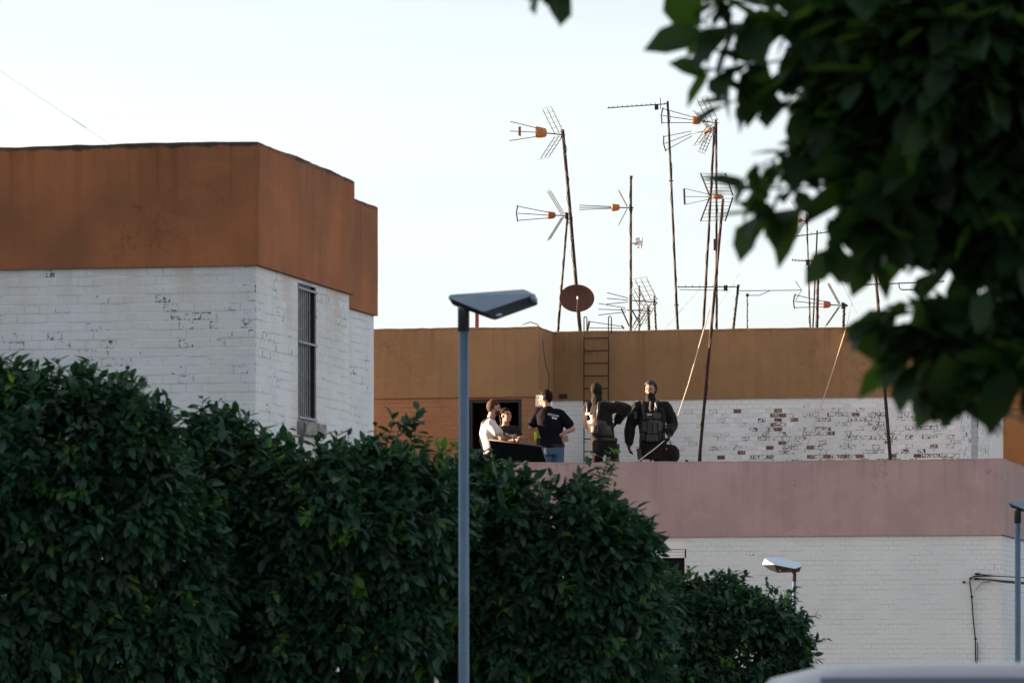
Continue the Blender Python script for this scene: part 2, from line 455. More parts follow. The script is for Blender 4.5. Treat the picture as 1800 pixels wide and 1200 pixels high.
def emit_bricks(jobs, nmax=300):
    """jobs: list of (wall, items, frame) of ONE building; the best nmax single, the rest joined per wall"""
    allw = sorted([(it[0], j, i) for j, jb in enumerate(jobs) for i, it in enumerate(jb[1]) if it[0] > 0], reverse=True)[:nmax]
    single = {(j, i) for _, j, i in allw}
    for j, (wall, items, (o, du, n, rot, rec)) in enumerate(jobs):
        vs_all, fs_all, mi_all, uv_all = [], [], [], []
        mats = []
        for i, (wt, u, z, w, pm) in enumerate(items):
            jit = random.uniform(-.0008, .0005)
            base = o+du*u+n*(-.0200+jit)+Vector((0, 0, z+random.uniform(-.001, .001)))
            tilt = random.uniform(-.006, .006)
            if (j, i) in single:
                ob = put('brick', brick_mesh(pm), wall)
                ob.matrix_local = Matrix.Translation(base) @ rot @ Matrix.Rotation(tilt, 4, 'Y')
            else:
                h = BH-JT; vs, fs = brick_geo(w, h)
                mtx = Matrix.Translation(base) @ rot @ Matrix.Rotation(tilt, 4, 'Y')
                b0 = len(vs_all)
                for v in vs:
                    vs_all.append(tuple(mtx @ Vector(v))); uv_all.append((v[0]/w+.5, v[2]/h+.5))
                if pm not in mats: mats.append(pm)
                q = mats.index(pm)
                for f in fs: fs_all.append(tuple(b0+k for k in f)); mi_all.append(q)
        if fs_all:
            me = bpy.data.meshes.new('brickwork'); me.from_pydata(vs_all, [], fs_all); me.update()
            for pm in mats: me.materials.append(M[pm])
            me.polygons.foreach_set('material_index', mi_all)
            uvl = me.uv_layers.new(name='UVMap')
            vi = np.empty(len(me.loops), dtype=np.int32); me.loops.foreach_get('vertex_index', vi)
            uvl.data.foreach_set('uv', np.array(uv_all, dtype=np.float32)[vi].ravel())
            put('brickwork', me, wall, kind='stuff')

def band(name, pts, z0, z1, thick, m, parent, seg=.12, amp=.006, soft=True, closed=False):
    """parapet band: outline pts (local x,y, outer face), given thickness inward (left of travel), slightly uneven top"""
    b = MB(); pts = [Vector((*p, 0)) for p in pts]
    nrm = []
    for i in range(len(pts)-1):
        d = (pts[i+1]-pts[i]).normalized(); nrm.append(Vector((-d.y, d.x, 0)))
    def offs(i):
        if i == 0: return pts[0]+nrm[0]*thick
        if i == len(pts)-1: return pts[-1]+nrm[-1]*thick
        n0, n1 = nrm[i-1], nrm[i]; t = (n0+n1); t = t/(1+n0.dot(n1)); return pts[i]+t*thick
    inn = [offs(i) for i in range(len(pts))]
    prev = None; base = None
    cols = []
    for i in range(len(pts)-1):
        L = (pts[i+1]-pts[i]).length; k = max(1, int(L/seg))
        for j in range(k+(1 if i == len(pts)-2 else 0)):
            t = j/k; cols.append((pts[i].lerp(pts[i+1], t), inn[i].lerp(inn[i+1], t), nrm[i], t == 0 or t == 1))
    H = z1-z0; nz = max(3, int(H/.12))
    ring = []
    for (po, pi, n, corner) in cols:
        idx = []
        wob = noise.noise(Vector((po.x*1.1, po.y*1.1, z1)))*amp*1.6+noise.noise(Vector((po.x*7, po.y*7, z1*2)))*amp*.8
        for q in range(nz+1):
            z = z0+H*q/nz
            if q == nz: z += wob-.010
            d = -n*(noise.noise(Vector((po.x*2.2, po.y*2.2, z*2.2)))*amp*.7)
            if q == 0: d = Vector((0, 0, 0))
            idx.append(len(b.v)); b.v.append(tuple(po+d+Vector((0, 0, z))))
        tin = (pi-po).normalized()
        for (fr, dz) in ((.012/thick, wob+.001), (.5, wob+.004), (1, wob)):
            idx.append(len(b.v)); b.v.append(tuple(po.lerp(pi, fr)+Vector((0, 0, z1+dz))))
        idx.append(len(b.v)); b.v.append(tuple(pi+Vector((0, 0, z0))))
        ring.append(idx)
    for a, c in zip(ring[:-1], ring[1:]):
        m_ = len(a)
        for q in range(m_):
            q2 = (q+1) % m_
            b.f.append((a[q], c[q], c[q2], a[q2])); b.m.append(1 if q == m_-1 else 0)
    b.f.append(tuple(ring[0])); b.m.append(0); b.f.append(tuple(reversed(ring[-1]))); b.m.append(0)
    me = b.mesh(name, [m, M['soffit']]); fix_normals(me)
    return put(name, me, parent)

def slab(name, x0, x1, y0, y1, z0, z1, m, parent, **k):
    b = MB(); b.box(x0, x1, y0, y1, z0, z1); me = b.mesh(name, m); return put(name, me, parent, **k)

def gauss(u, z, cu, cz, su, sz): return math.exp(-((u-cu)/su)**2-((z-cz)/sz)**2)

# ================================================================== the terracotta house (left, 39 m)
LO = (-1.984, 38.8)
house = empty('house', (*LO, 0), -ANG, label='white painted brick house with a broad terracotta parapet band and one barred window', cat='house')
Lz0, Lz1 = 4.79, 5.75
yA = loc_y(614, LO, 0); stepx = -.38
yB = loc_y(657, LO, stepx)
wy0, wy1 = loc_y(524, LO, 0), loc_y(556, LO, 0)
LEN = 13
def pk_front(u, z): return gauss(u, z, LEN, 3.9, 2.4, 1.4) if z > 2.9 and u > LEN-2.6 else 0
def peel_front(u, z):
    x = u-LEN
    return .50*gauss(x, z, -.35, 4.27, .55, .22)+.7*gauss(x, z, -.02, 4.1, .09, .7)+.22*gauss(x, z, -1.2, 4.2, .9, .35)+.4*gauss(x, z, -1.25, 4.02, .22, .1)+.09
def pk_side(u, z): return .9*gauss(u, z, 1.5, 4.0, 3, 1.2) if z > 3.2 else 0
def peel_side(u, z): return .35*gauss(u, z, .6, 4.3, .3, .3)+.35*gauss(u, z, 2.4, 4.55, .5, .25)+.5*gauss(u, z, 0, 4.1, .08, .7)+.08
wz0, wz1 = 3.66, Lz0-.03
j1 = brick_wall(house, (-LEN, 0), (1, 0), (0, -1), LEN, 1.2, Lz0, 'white_L', pk_front, peel_front, raw=0, zcore0=0)
j2 = brick_wall(house, (0, 0), (0, 1), (1, 0), yA, 1.2, Lz0, 'white_L', pk_side, peel_side, raw=0, openings=[(wy0, wy1, wz0, wz1)])
j3 = brick_wall(house, (stepx, yA), (0, 1), (1, 0), yB-yA, 1.2, Lz0, 'white_L', lambda u, z: .5 if z > 3.6 else 0, lambda u, z: .12, raw=0)
emit_bricks([j1, j2, j3])
slab('wall', -LEN, stepx, yB-.2, yB, 0, Lz0, M['white_L'], house)
slab('wall', -LEN+.001, -LEN+.2, .21, yB-.21, 0, Lz0, M['white_L'], house)
slab('wall', stepx-.2, -.21, yA-.2, yA-.001, 0, Lz0, M['white_L'], house)
OV = .03
band('parapet_band', [(-LEN-OV, -OV), (OV, -OV), (OV, yA+.06), (stepx+OV, yA+.06), (stepx+OV, yB+OV), (-LEN-OV, yB+OV)], Lz0, Lz1, .16, M['terra'], house, amp=.010)
slab('roof', -LEN+.13, stepx-.14, .14, yB-.14, 5.1, 5.3, M['roofing'], house)
# barred window
win = slab('window_frame', -.05, -.025, wy0+.002, wy1-.002, wz0, wz0+.05, M['grey_iron'], house)
win.name = 'window'; win.data.materials[0] = M['black_iron']
b = MB(); b.box(-.05, -.025, wy0+.002, wy0+.045, wz0+.05, wz1); b.box(-.05, -.004, wy1-.045, wy1-.002, wz0+.05, wz1); b.build('frame', M['black_iron'], win)
g_ = mat('dark window glass', (.006, .006, .007), .35, .08); M['pane'] = g_
slab('pane', -.045, -.04, wy0+.046, wy1-.046, wz0+.051, wz1-.001, M['pane'], win)
for k in range(6):
    yy = wy0+.03+(wy1-wy0-.1)*k/7.2
    b = MB(); b.box(-.0025, .0, yy, yy+.012, wz0+.02, wz1-.0); b.build('bar', M['bar_iron'], win)
for zz in (wz0+.015, wz0+.62, wz1-.05):
    b = MB(); b.box(.001, .012, wy0-.01, wy1+.012, zz, zz+.016); b.build('rail', M['grey_iron'], win)
b = MB(); b.box(-.14, .055, wy0-.03, wy1+.13, wz0-.115, wz0-.004); me = b.mesh('sill', M['stone']); bevel_mesh(me, .008); put('sill', me, win)

# ================================================================== the pink house (71 m)
PO = (6.939, 71.0)
pink = empty('house', (*PO, 0), -ANG, label='white brick house with a dusty pink parapet around its flat roof, people standing on it', cat='house')
Pz0, Pz1, PR = 3.62, 4.70, 4.08
PL = -loc_x(560, PO, 0)
wx0, wx1 = loc_x(1100, PO, 0), loc_x(1206, PO, 0)
pw0, pw1 = 2.35, Pz0-.002
def pk_p(u, z):
    x = u-PL
    return gauss(x, z, -1.9, 3.1, 1.8, .8) if (-4.4 < x and z > 1.9) else 0
q1 = brick_wall(pink, (-PL, 0), (1, 0), (0, -1), PL, .9, Pz0, 'white_P', pk_p, lambda u, z: .004, openings=[(PL+wx0, PL+wx1, pw0, pw1)])
q2 = brick_wall(pink, (0, 0), (0, 1), (1, 0), 4.1, .9, Pz0, 'white_P', lambda u, z: .02 if (u < .9 and z > 1.9) else 0)
emit_bricks([q1, q2])
slab('wall', -PL, -.21, 3.0, 3.06, 0, Pz0, M['white_P'], pink)
slab('wall', -PL, -PL+.2, .21, 2.99, 0, Pz0, M['white_P'], pink)
band('parapet_band', [(-PL-.04, 3.03), (-PL-.04, -.04), (.04, -.04), (.04, 4.12)], Pz0, Pz1, .18, M['pink'], pink, amp=.008)
xs = loc_x(972, PO, 4.2)
slab('roof', -PL+.15, xs-.1, .15, 3.02, PR-.2, PR, M['roofing'], pink)
slab('roof', xs-.099, -.15, .15, 4.17, PR-.2, PR, M['roofing'], pink)
# window with roller shutter
w = slab('window', wx0, wx1, .085, .10, pw0, pw1-.30, M['pane'], pink)
slab('shutter_box', wx0+.002, wx1-.002, .03, .14, pw1-.17, pw1-.002, M['white_plastic'], w)
for k in range(3):
    zz = pw1-.171-.042*(k+1)
    slab('shutter_slat', wx0+.03, wx1-.03, .055, .07, zz, zz+.038, M['white_plastic'], w)
slab('frame', wx0+.002, wx0+.05, .05, .084, pw0, pw1-.3, M['white_plastic'], w)
slab('frame', wx1-.03, wx1-.002, .05, .084, pw0, pw1-.3, M['white_plastic'], w)
slab('frame', wx1-.40, wx1-.365, .05, .084, pw0, pw1-.3, M['white_plastic'], w)
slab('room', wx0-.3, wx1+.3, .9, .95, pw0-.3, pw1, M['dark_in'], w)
slab('sill', wx0-.05, wx1+.05, -.04, .084, pw0-.07, pw0-.002, M['stone'], w)

# ================================================================== the tan house behind the roof terrace (75 m)
KO = (6.745, 75.34)
tan = empty('house', (*KO, 0), -ANG, label='tan rendered house above the roof terrace, peeling white brick wall and dark doorway', cat='house')
Kz0, Kz1 = 5.885, 6.89
Kzl = 5.83
prot = -1.12
xl = loc_x(968, KO, 0)            # where the white wall meets the projecting block
xr = loc_x(944, KO, prot)         # right edge of the projecting block
xe = loc_x(636, KO, prot)         # its left end
KLn = -xr
def X_K(px): return loc_x(px, KO, 0)+KLn
def pk_k(u, z): 
    return 1+.8*gauss(u, z, X_K(1440), 5.0, 1.1, .6)+.2*gauss(u, z, X_K(1620), 5.2, 1.5, .8) if z > 4.78 and u > X_K(1200) else 0
def peel_k(u, z):
    top = 1 if z < 5.67 else .12
    return min(1, top*(1.3*gauss(u, z, X_K(1440), 5.0, 1.25, 1.0)+.7*gauss(u, z, X_K(1570), 4.95, 1.2, .8)+.8*gauss(u, z, 0+KLn-.1, 5.2, .4, 1.2)+.10))-.05
BARE = []
for bx_, by_ in ((1364, 723), (1357, 731), (1371, 731), (1365, 740), (1395, 739), (1365, 755), (1461, 763), (1371, 781), (1350, 789), (1426, 788), (1424, 805), (1453, 805), (1483, 804), (1513, 804), (1568, 804), (1616, 803), (1658, 743), (1507, 729), (1300, 722), (1270, 800), (1300, 792)):
    x_ = loc_x(bx_, KO, 0); w_ = Vector((KO[0], KO[1], 0))+ER*x_; BARE.append((x_+KLn, P(bx_, by_, w_.y).z))
k1 = brick_wall(tan, (xr, 0), (1, 0), (0, -1), KLn, 4.1, Kz0, 'white_K', pk_k, peel_k, bare=BARE)
k2 = brick_wall(tan, (0, 0), (0, 1), (1, 0), 1.4, 4.1, Kz0, 'white_K', lambda u, z: 0, lambda u, z: .55)
k3 = brick_wall(tan, (0, 2.35), (0, 1), (1, 0), 1.5, 3.2, Kz0, 'white_K', lambda u, z: 0, lambda u, z: .35)
dx0, dx1 = loc_x(824, KO, prot), loc_x(917, KO, prot)
dz0, dz1 = PR+.02, Kzl-.03
BL = xr-xe
k4 = brick_wall(tan, (xe, prot), (1, 0), (0, -1), BL, 4.1, Kzl, 'tan_B', lambda u, z: .6 if z > 4.85 else 0, None, openings=[(dx0-xe, dx1-xe, dz0, dz1)])
emit_bricks([k1, k2, k3, k4])
slab('wall', xr-.2, xr-.002, prot+.21, -.001, 0, Kzl, M['white_K'], tan)
slab('wall', xe, xe+.2, prot+.21, 6, 0, Kzl, M['tan_B'], tan)
slab('wall', -.36, -.3, 1.401, 2.349, 0, Kz0, M['cream'], tan)
slab('wall', -.299, -.001, 1.22, 1.399, 0, 4.09, M['white_K'], tan)
slab('wall', xe+.21, -.2, 5.8, 6, 0, Kz0, M['white_K'], tan)
slab('wall', -.2, -.001, 3.86, 5.79, 0, Kz0, M['white_K'], tan)
band('parapet_band', [(xe-.03, 6.05), (xe-.03, prot-.03), (xr+.03, prot-.03), (xr+.03, -.033), (.035, -.033), (.035, 4.0)], Kzl+.001, Kz1, .16, M['tan'], tan, amp=.009)
slab('roof', xe+.14, xr-.14, prot+.14, 5.8, 6.4, 6.6, M['roofing'], tan)
slab('roof', xr-.139, -.13, .14, 5.8, 6.4, 6.6, M['roofing'], tan)
# doorway: a dark stair room behind
rx = xr-.205
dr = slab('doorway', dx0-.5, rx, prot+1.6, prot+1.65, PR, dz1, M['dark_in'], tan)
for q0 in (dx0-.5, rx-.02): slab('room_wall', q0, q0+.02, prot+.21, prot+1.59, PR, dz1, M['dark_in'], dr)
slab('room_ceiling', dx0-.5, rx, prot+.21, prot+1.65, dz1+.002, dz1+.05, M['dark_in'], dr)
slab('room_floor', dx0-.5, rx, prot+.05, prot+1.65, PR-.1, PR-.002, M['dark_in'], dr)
b = MB(); b.box(dx0+.001, dx0+.05, prot+.02, prot+.1, dz0, dz1-.05); b.box(dx1-.05, dx1-.001, prot+.02, prot+.1, dz0, dz1-.05); b.box(dx0+.001, dx1-.001, prot+.02, prot+.1, dz1-.049, dz1-.001)
b.build('door_frame', M['black_iron'], dr)
b = MB(); b.box(loc_x(1000, KO, 0)-.14, loc_x(1000, KO, 0)-.02, -.055, -.034, Kz0-.02, Kz0+.045); b.build('junction_box', M['rust_iron'], tan)

# ================================================================== brown house further right, behind
bo = P(1728, 700, 84)
brown = empty('house', (bo.x, bo.y, 0), -ANG, label='plain brown rendered house end behind the white corner wall', cat='house')
slab('wall', .2, 9, 0, 8, 0, 6.1, M['brown'], brown)
band('parapet_band', [(.16, 8.04), (.16, -.04), (9.04, -.04), (9.04, 8.04)], 6.1, 6.95, .18, M['brown'], brown)
slab('roof', .35, 8.85, .15, 7.9, 6.3, 6.5, M['roofing'], brown)

# ================================================================== added block outside the frame, put there to keep sun off the trees
blk = empty('shade_block', (-19, 8, 0), 0, label='long cream apartment block of three storeys with a terracotta parapet', cat='building')
slab('wall', -9, 0, 0, 52, 0, 8.4, M['cream'], blk)
band('parapet_band', [(-9.04, 52.04), (-9.04, -.04), (.04, -.04), (.04, 52.04), (-9.04, 52.04)], 8.4, 9.2, .2, M['terra'], blk, seg=.8)
slab('roof', -8.8, -.2, .2, 51.8, 8.401, 8.6, M['roofing'], blk)
for fl in range(3):
    for k in range(13):
        y0 = 2+k*3.8; z0 = 1+fl*2.7
        w = slab('window', .001, .02, y0, y0+1.2, z0, z0+1.3, M['pane'], blk)
        slab('sill', .021, .08, y0-.08, y0+1.28, z0-.08, z0-.002, M['stone'], w)
        b = MB(); b.box(.021, .05, y0, y0+.06, z0, z0+1.3); b.box(.021, .05, y0+1.14, y0+1.2, z0, z0+1.3); b.box(.021, .05, y0+.06, y0+1.14, z0+1.24, z0+1.3)
        b.build('frame', M['white_plastic'], w)


# ================================================================== added house, unseen behind the terracotta one, to shade the pink front
no = Vector((PO[0], PO[1], 0))+ER*(-PL-.08)+EB*(-1.1)
shade_house = empty('house', (no.x, no.y, 0), -ANG, label='narrow cream house adjoining the far end of the pink house', cat='house')
slab('wall', -6, 0, 0, 1.7, 0, 5.6, M['cream'], shade_house)
band('parapet_band', [(-6.04, 1.74), (-6.04, -.04), (.04, -.04), (.04, 1.74), (-6.04, 1.74)], 5.6, 6.4, .18, M['tan'], shade_house)
slab('roof', -5.85, -.15, .15, 1.55, 5.601, 5.8, M['roofing'], shade_house)
for k in range(3):
    w = slab('window', -5.2+k*1.8, -4.3+k*1.8, -.02, -.001, 3.2, 4.5, M['pane'], shade_house); slab('sill', -5.26+k*1.8, -4.24+k*1.8, -.09, -.021, 3.1, 3.198, M['stone'], w)
# ================================================================== things on and around the roofs
def line_tube(name, pts, r, m, parent=None, n=6, **k):
    b = MB(); b.tube(pts, r, n); return b.build(name, m, parent, smooth=True, **k)

def KW(px, py, yoff):
    """world point on the plane parallel to the tan house front, yoff metres behind it, at a photograph pixel"""
    x = loc_x(px, KO, yoff); o = Vector((KO[0], KO[1], 0))+ER*x+EB*yoff
    return P(px, py, o.y)
def rel(root, p): return Vector(p)-root.location

# ---- ladder against the tan house
la, lb = KW(1026.5, 813, -.10), KW(1069.5, 813, -.10)
lad = empty('ladder', (la+lb)/2*1.0, 0, label='rusty thin iron ladder fixed upright against the tan wall', cat='ladder')
lad.location.z = PR
ztop = KW(1048, 556, -.10).z
for p in (la, lb):
    t = Vector((p.x, p.y, PR)); b = MB()
    b.tube([rel(lad, t), rel(lad, (p.x, p.y, ztop-.02)), rel(lad, (p.x+.012, p.y+.03, ztop)), rel(lad, (p.x+.035, p.y+.03, ztop)), rel(lad, (p.x+.045, p.y+.03, ztop-.03)), rel(lad, (p.x+.045, p.y+.03, ztop-.25))], .009, 6)
    b.build('rail', M['rust_iron'], lad, True)
for k in range(14):
    z = ztop-.33-k*.192
    if z < PR+.1: break
    a = Vector((la.x, la.y, z)); c = Vector((lb.x, lb.y, z))
    line_tube('rung', [rel(lad, a), rel(lad, c)], .0085, M['rust_iron'], lad)
for z in (6.62, 5.2):
    for p in (la, lb):
        line_tube('wall_bracket', [rel(lad, (p.x, p.y, z)), rel(lad, Vector((p.x, p.y, z))+EB*.065)], .008, M['rust_iron'], lad)

# ---- cable down the tan block
cp = [KW(918, 570.5, prot-.05), KW(932, 566, prot-.05), KW(945, 570, prot-.045), KW(953, 585, prot-.04), KW(956, 620, prot-.04), KW(960, 645, prot-.045), KW(965.5, 660, prot-.04), KW(964, 676, prot-.04), KW(965, 690, prot-.04)]
# keep it on the return face of the block
c0 = cp[0]
cbl = line_tube('cable', [p-c0 for p in cp], .007, M['cable'], None, label='black cable hanging loosely down the edge of the tan block', cat='cable'); cbl.location = c0

ROOF = 6.6
def px_seed(t): return (t[0]*7+t[1]*3) % 6.28
def mast(name, label, top, bot, Y, r=.018, group='antenna masts on the flat roof', m='galv', rtop=None, floor=ROOF, mid=None):
    """pole from its foot on the roof through two photograph points"""
    t, q = P(*top, Y), P(*bot, Y)
    d = (q-t); foot = t+d*((floor-t.z)/d.z)
    e = empty(name, foot, 0, label=label, cat='antenna', group=group)
    pts = [foot, q] + ([P(*mid, Y)] if mid else [t.lerp(q, .5)]) + [t]
    b = MB(); b.tube([p-foot for p in pts], [r, r, r*.92, (rtop or r*.85)], 8); b.build('pole', M[m], e, True)
    n_ = 14; cx = []
    for i in range(n_+1):
        s_ = i/n_; base_p = (q.lerp(t, s_) if not mid else (q.lerp(P(*mid, Y), s_*2) if s_ < .5 else P(*mid, Y).lerp(t, s_*2-1)))
        cx.append(base_p-foot+Vector((math.cos(i*1.9+px_seed(top))*r*1.25, -r*.9, 0))+Vector((random.uniform(-.006, .006), 0, 0)))
    b = MB(); b.tube(cx, .0048, 5); b.build('coax_cable', M['cable'], e, True)
    b = MB(); b.cap((0, 0, .02), (0, 0, .05), .05, .03); b.build('foot_plate', M['rust_iron'], e)
    return e, foot

def uhf(e, foot, px, py, Y, yaw=20, L=.62, spread=.12, drop=0, block=.25, bcol='orange', arm=.36, endbar=True, scale=1, tilt=0, mid2=None, rods=4, sgn=-1, deep=.2, ang=58, bsz=1):
    """wide-band aerial: three diverging director rods, plastic dipole box, two-leaf corner reflector"""
    o = P(px, py, Y)-foot
    rot = Matrix.Rotation(R(yaw), 3, 'Z') @ Matrix.Rotation(R(tilt), 3, 'Y')
    T = lambda x, y, z: o+rot @ (Vector((x*sgn*-1, y, z))*scale)
    a = MB()
    a.tube([T(.05, 0, 0), T(-block, 0, 0)], .009, 6)
    a.tube([T(0, 0, -.05), T(0, 0, .05)], .022, 6)
    a.build('boom', M['alu'], e, True)
    for k in (-1, 0, 1):
        q = MB(); q.tube([T(-block-.02, 0, k*spread*.35), T(-block-L, 0, k*spread-drop)], .0062, 5); q.build('director_rod', M['alu'], e)
    if endbar:
        q = MB(); q.tube([T(-block-L, 0, -spread*1.15-drop), T(-block-L-.02, 0, -drop), T(-block-L, 0, spread*1.15-drop)], .011, 6); q.build('end_bar', M['black_plastic'], e)
    if bcol:
        q = MB(); h = .055*bsz; q.loft([(T(-block-.075*bsz, 0, 0), (0, .03, 0), (0, 0, h)), (T(-block-.06*bsz, 0, 0), (0, .045, 0), (0, 0, h*1.1)), (T(-block, 0, .0), (0, .045, 0), (0, 0, h*1.0)), (T(-block+.04*bsz, 0, .004), (0, .038, 0), (0, 0, h*.82)), (T(-block+.055*bsz, 0, .004), (0, .02, 0), (0, 0, h*.4))], 10)
        me = q.mesh('dipole_box', M[bcol]); fix_normals(me); put('dipole_box', me, e)
    if mid2:
        q = MB(); q.loft([(T(-mid2-.022, 0, -drop*.5), (0, .02, 0), (0, 0, .07)), (T(-mid2+.022, 0, -drop*.5), (0, .03, 0), (0, 0, .08))], 10)
        me = q.mesh('spacer', M['red_plastic']); fix_normals(me); put('spacer', me, e)
    for s in (1, -1):
        q = MB(); ca, sa = math.cos(R(ang)), math.sin(R(ang))
        for yy in (-deep, 0, deep):
            q.tube([T(-.05, yy, s*.02), T(-.05-arm*ca, yy, s*(.02+arm*sa))], .006, 5)
        for k in range(rods+1):
            f = k/rods*arm+.02
            q.tube([T(-.05-f*ca, -deep*1.25, s*(.02+f*sa)), T(-.05-f*ca, deep*1.25, s*(.02+f*sa))], .0042, 5)
        q.build('reflector', M['alu'], e)

def yagi(e, foot, p0, p1, Y, n=10, pin=.05, yaw=80, m='galv', box=None, r=.008, up=.03):
    a, c = P(*p0, Y)-foot, P(*p1, Y)-foot
    b = MB(); b.tube([a, c], r, 6); b.build('boom', M[m], e)
    d = Matrix.Rotation(R(yaw), 3, 'Z') @ (c-a).normalized(); d.z = 0
    b = MB()
    for k in range(n):
        q = a.lerp(c, (k+.15)/n)
        b.tube([q-d*pin+Vector((0, 0, -.0)), q+d*pin], .0045, 5)
        b.tube([q, q+Vector((0, 0, up))], .006, 5)
    b.build('director_rod', M[m], e, kind='stuff')
    if box:
        q = P(*box, Y)-foot; bb = MB(); bb.box(q.x-.03, q.x+.03, q.y-.03, q.y+.03, q.z-.045, q.z+.04); bb.build('dipole_box', M['black_plastic'], e)

G = 'antenna masts on the flat roof'
# tall bent mast with orange aerial and the dish
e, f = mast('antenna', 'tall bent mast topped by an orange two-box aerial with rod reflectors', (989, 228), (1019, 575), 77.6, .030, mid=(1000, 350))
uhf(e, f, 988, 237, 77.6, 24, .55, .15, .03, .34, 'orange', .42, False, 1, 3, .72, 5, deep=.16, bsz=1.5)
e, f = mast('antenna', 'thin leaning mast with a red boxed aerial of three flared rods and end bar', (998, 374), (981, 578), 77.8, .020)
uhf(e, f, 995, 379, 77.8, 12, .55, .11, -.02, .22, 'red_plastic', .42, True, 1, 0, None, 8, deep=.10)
# straight mast
e, f = mast('antenna', 'straight mast with one twin rod orange aerial and small white panel lower down', (1109, 309), (1108.5, 578), 78.4, .022)
uhf(e, f, 1108, 365, 78.4, 3, .58, .035, 0, .22, 'orange', .28, False, 1, 0, None, 3, deep=.035, ang=62, bsz=1.0)
b = MB(); o = P(1121, 427, 78.4)-f
for k in range(4): b.ell(o+Vector((.01+.028*(k % 2)-.02, .02*k-.03, .06-.04*k)), ((.05, 0, .0), (0, .02, 0), (0.006, 0, .022)))
b.ell(o+Vector((.06, 0, 0)), ((.02, 0, 0), (0, .03, 0), (.008, 0, .10)))
b.build('panel_aerial', M['white_plastic'], e, True)
line_tube('bracket', [P(1109, 428, 78.4)-f, o], .008, M['alu'], e)
# very tall mast with long log-periodic
e, f = mast('antenna', 'tallest thin mast carrying a long comb-like horizontal aerial at its tip', (1173.5, 178), (1191, 577), 78.8, .021)
yagi(e, f, (1068, 190), (1176, 182.5), 78.8, 13, .06, 84, box=(1154, 188)); 
b = MB(); o = P(1161, 174, 78.8)-f; b.tube([o+Vector((0, -.1, 0)), o+Vector((0, .1, 0))], .006, 5); b.tube([o, P(1161, 192, 78.8)-f], .006, 5); b.build('dipole', M['galv'], e)
for py in (318, 536):
    q = MB(); x = 1173.5+(py-178)/399*17.5; p = P(x, py, 78.8)-f; q.tube([p-Vector((.035, 0, 0)), p+Vector((.035, 0, 0))], .010, 6); q.build('clamp', M['galv'], e)
# pair of masts with two stacked cones
e, f = mast('antenna', 'mast bearing two stacked rod cone aerials with wide grid reflectors', (1259, 216), (1259.5, 576), 79.0, .021)
uhf(e, f, 1258, 216, 79.0, 22, .60, .11, -.01, .32, 'orange', .40, True, 1, 4, None, 6, deep=.18, bsz=1.1)
uhf(e, f, 1254, 228, 79.2, -18, .48, .11, .08, .34, None, .34, True, 1, -8, None, 6, deep=.16)
q = MB(); o = P(1242, 232, 79)-f; q.ell(o, ((.06, 0, .02), (0, .03, 0), (0, 0, .03))); q.ell(o+Vector((.06, 0, .03)), ((.03, 0, 0), (0, .02, 0), (0, 0, .045))); q.build('matching_box', M['orange'], e, True)
b = MB(); o = P(1257, 430, 79)-f; b.box(o.x-.03, o.x+.03, o.y-.03, o.y+.03, o.z-.09, o.z+.09); me = b.mesh('amplifier_box', M['alu']); bevel_mesh(me, .01); put('amplifier_box', me, e)
e, f = mast('antenna', 'bare prop mast leaning against the twin cone aerial mast', (1256, 222), (1236, 577), 78.9, .022)
# rusty pole rising from the terrace
e, f = mast('antenna', 'rusty brown pole standing on the terrace with a black framed grid aerial on top', (1271, 350), (1229, 811), 75.0, .024, group='rusty poles standing on the terrace', m='rust_iron', floor=PR)
o = P(1262, 346, 75.0)-f
def grid_panel(e, o):
    for s in (1, -1):
        q = MB(); g2 = MB()
        for dx in (-.13, .22):
            a = o+Vector((dx*.2+.03, 0, s*.01)); 
            q.tube([o+Vector((dx, -.05, s*.015)), o+Vector((dx-.13+(.02 if dx > 0 else 0), .05, s*.36))], .012, 6)
        for k in range(7):
            t = k/6
            p0 = (o+Vector((-.13, -.05, s*.03))).lerp(o+Vector((-.26, .05, s*.36)), t); p1 = (o+Vector((.22, -.05, s*.03))).lerp(o+Vector((.11, .05, s*.34)), t)
            g2.tube([p0, p1], .0035, 5)
        fr = q.build('reflector_frame', M['black_iron'], e); g2.build('grid_rod', M['alu'], fr, kind='stuff')
grid_panel(e, o)
b = MB()
for k in (-1, 0, 1): b.tube([o+Vector((-.1, 0, k*.03)), o+Vector((-.50, -.04, .0+k*.12))], .0042, 5)
b.build('director_rod', M['alu'], e)
b = MB(); b.tube([o+Vector((-.50, -.04, -.12)), o+Vector((-.51, -.04, .12))], .016, 6); b.build('end_bar', M['black_iron'], e)
b = MB(); b.ell(o+Vector((.0, 0, 0)), ((.09, 0, 0), (0, .04, 0), (0, 0, .035))); b.build('dipole_box', M['orange'], e, True)
e, f = mast('antenna', 'rusty pole on the terrace beside the peeling bricks, long plain boom across it', (1537, 455), (1565, 806), 74.7, .026, group='rusty poles standing on the terrace', m='rust_iron', floor=PR)
yagi(e, f, (1495, 501.5), (1660, 494.5), 74.7, 3, .02, 84, r=.009)
b = MB(); b.tube([P(1580, 497, 74.7)-f, P(1580.5, 505, 74.7)-f, P(1584, 509, 74.7)-f, P(1608, 509, 74.7)-f], .009, 6); b.build('dipole_loop', M['galv'], e)
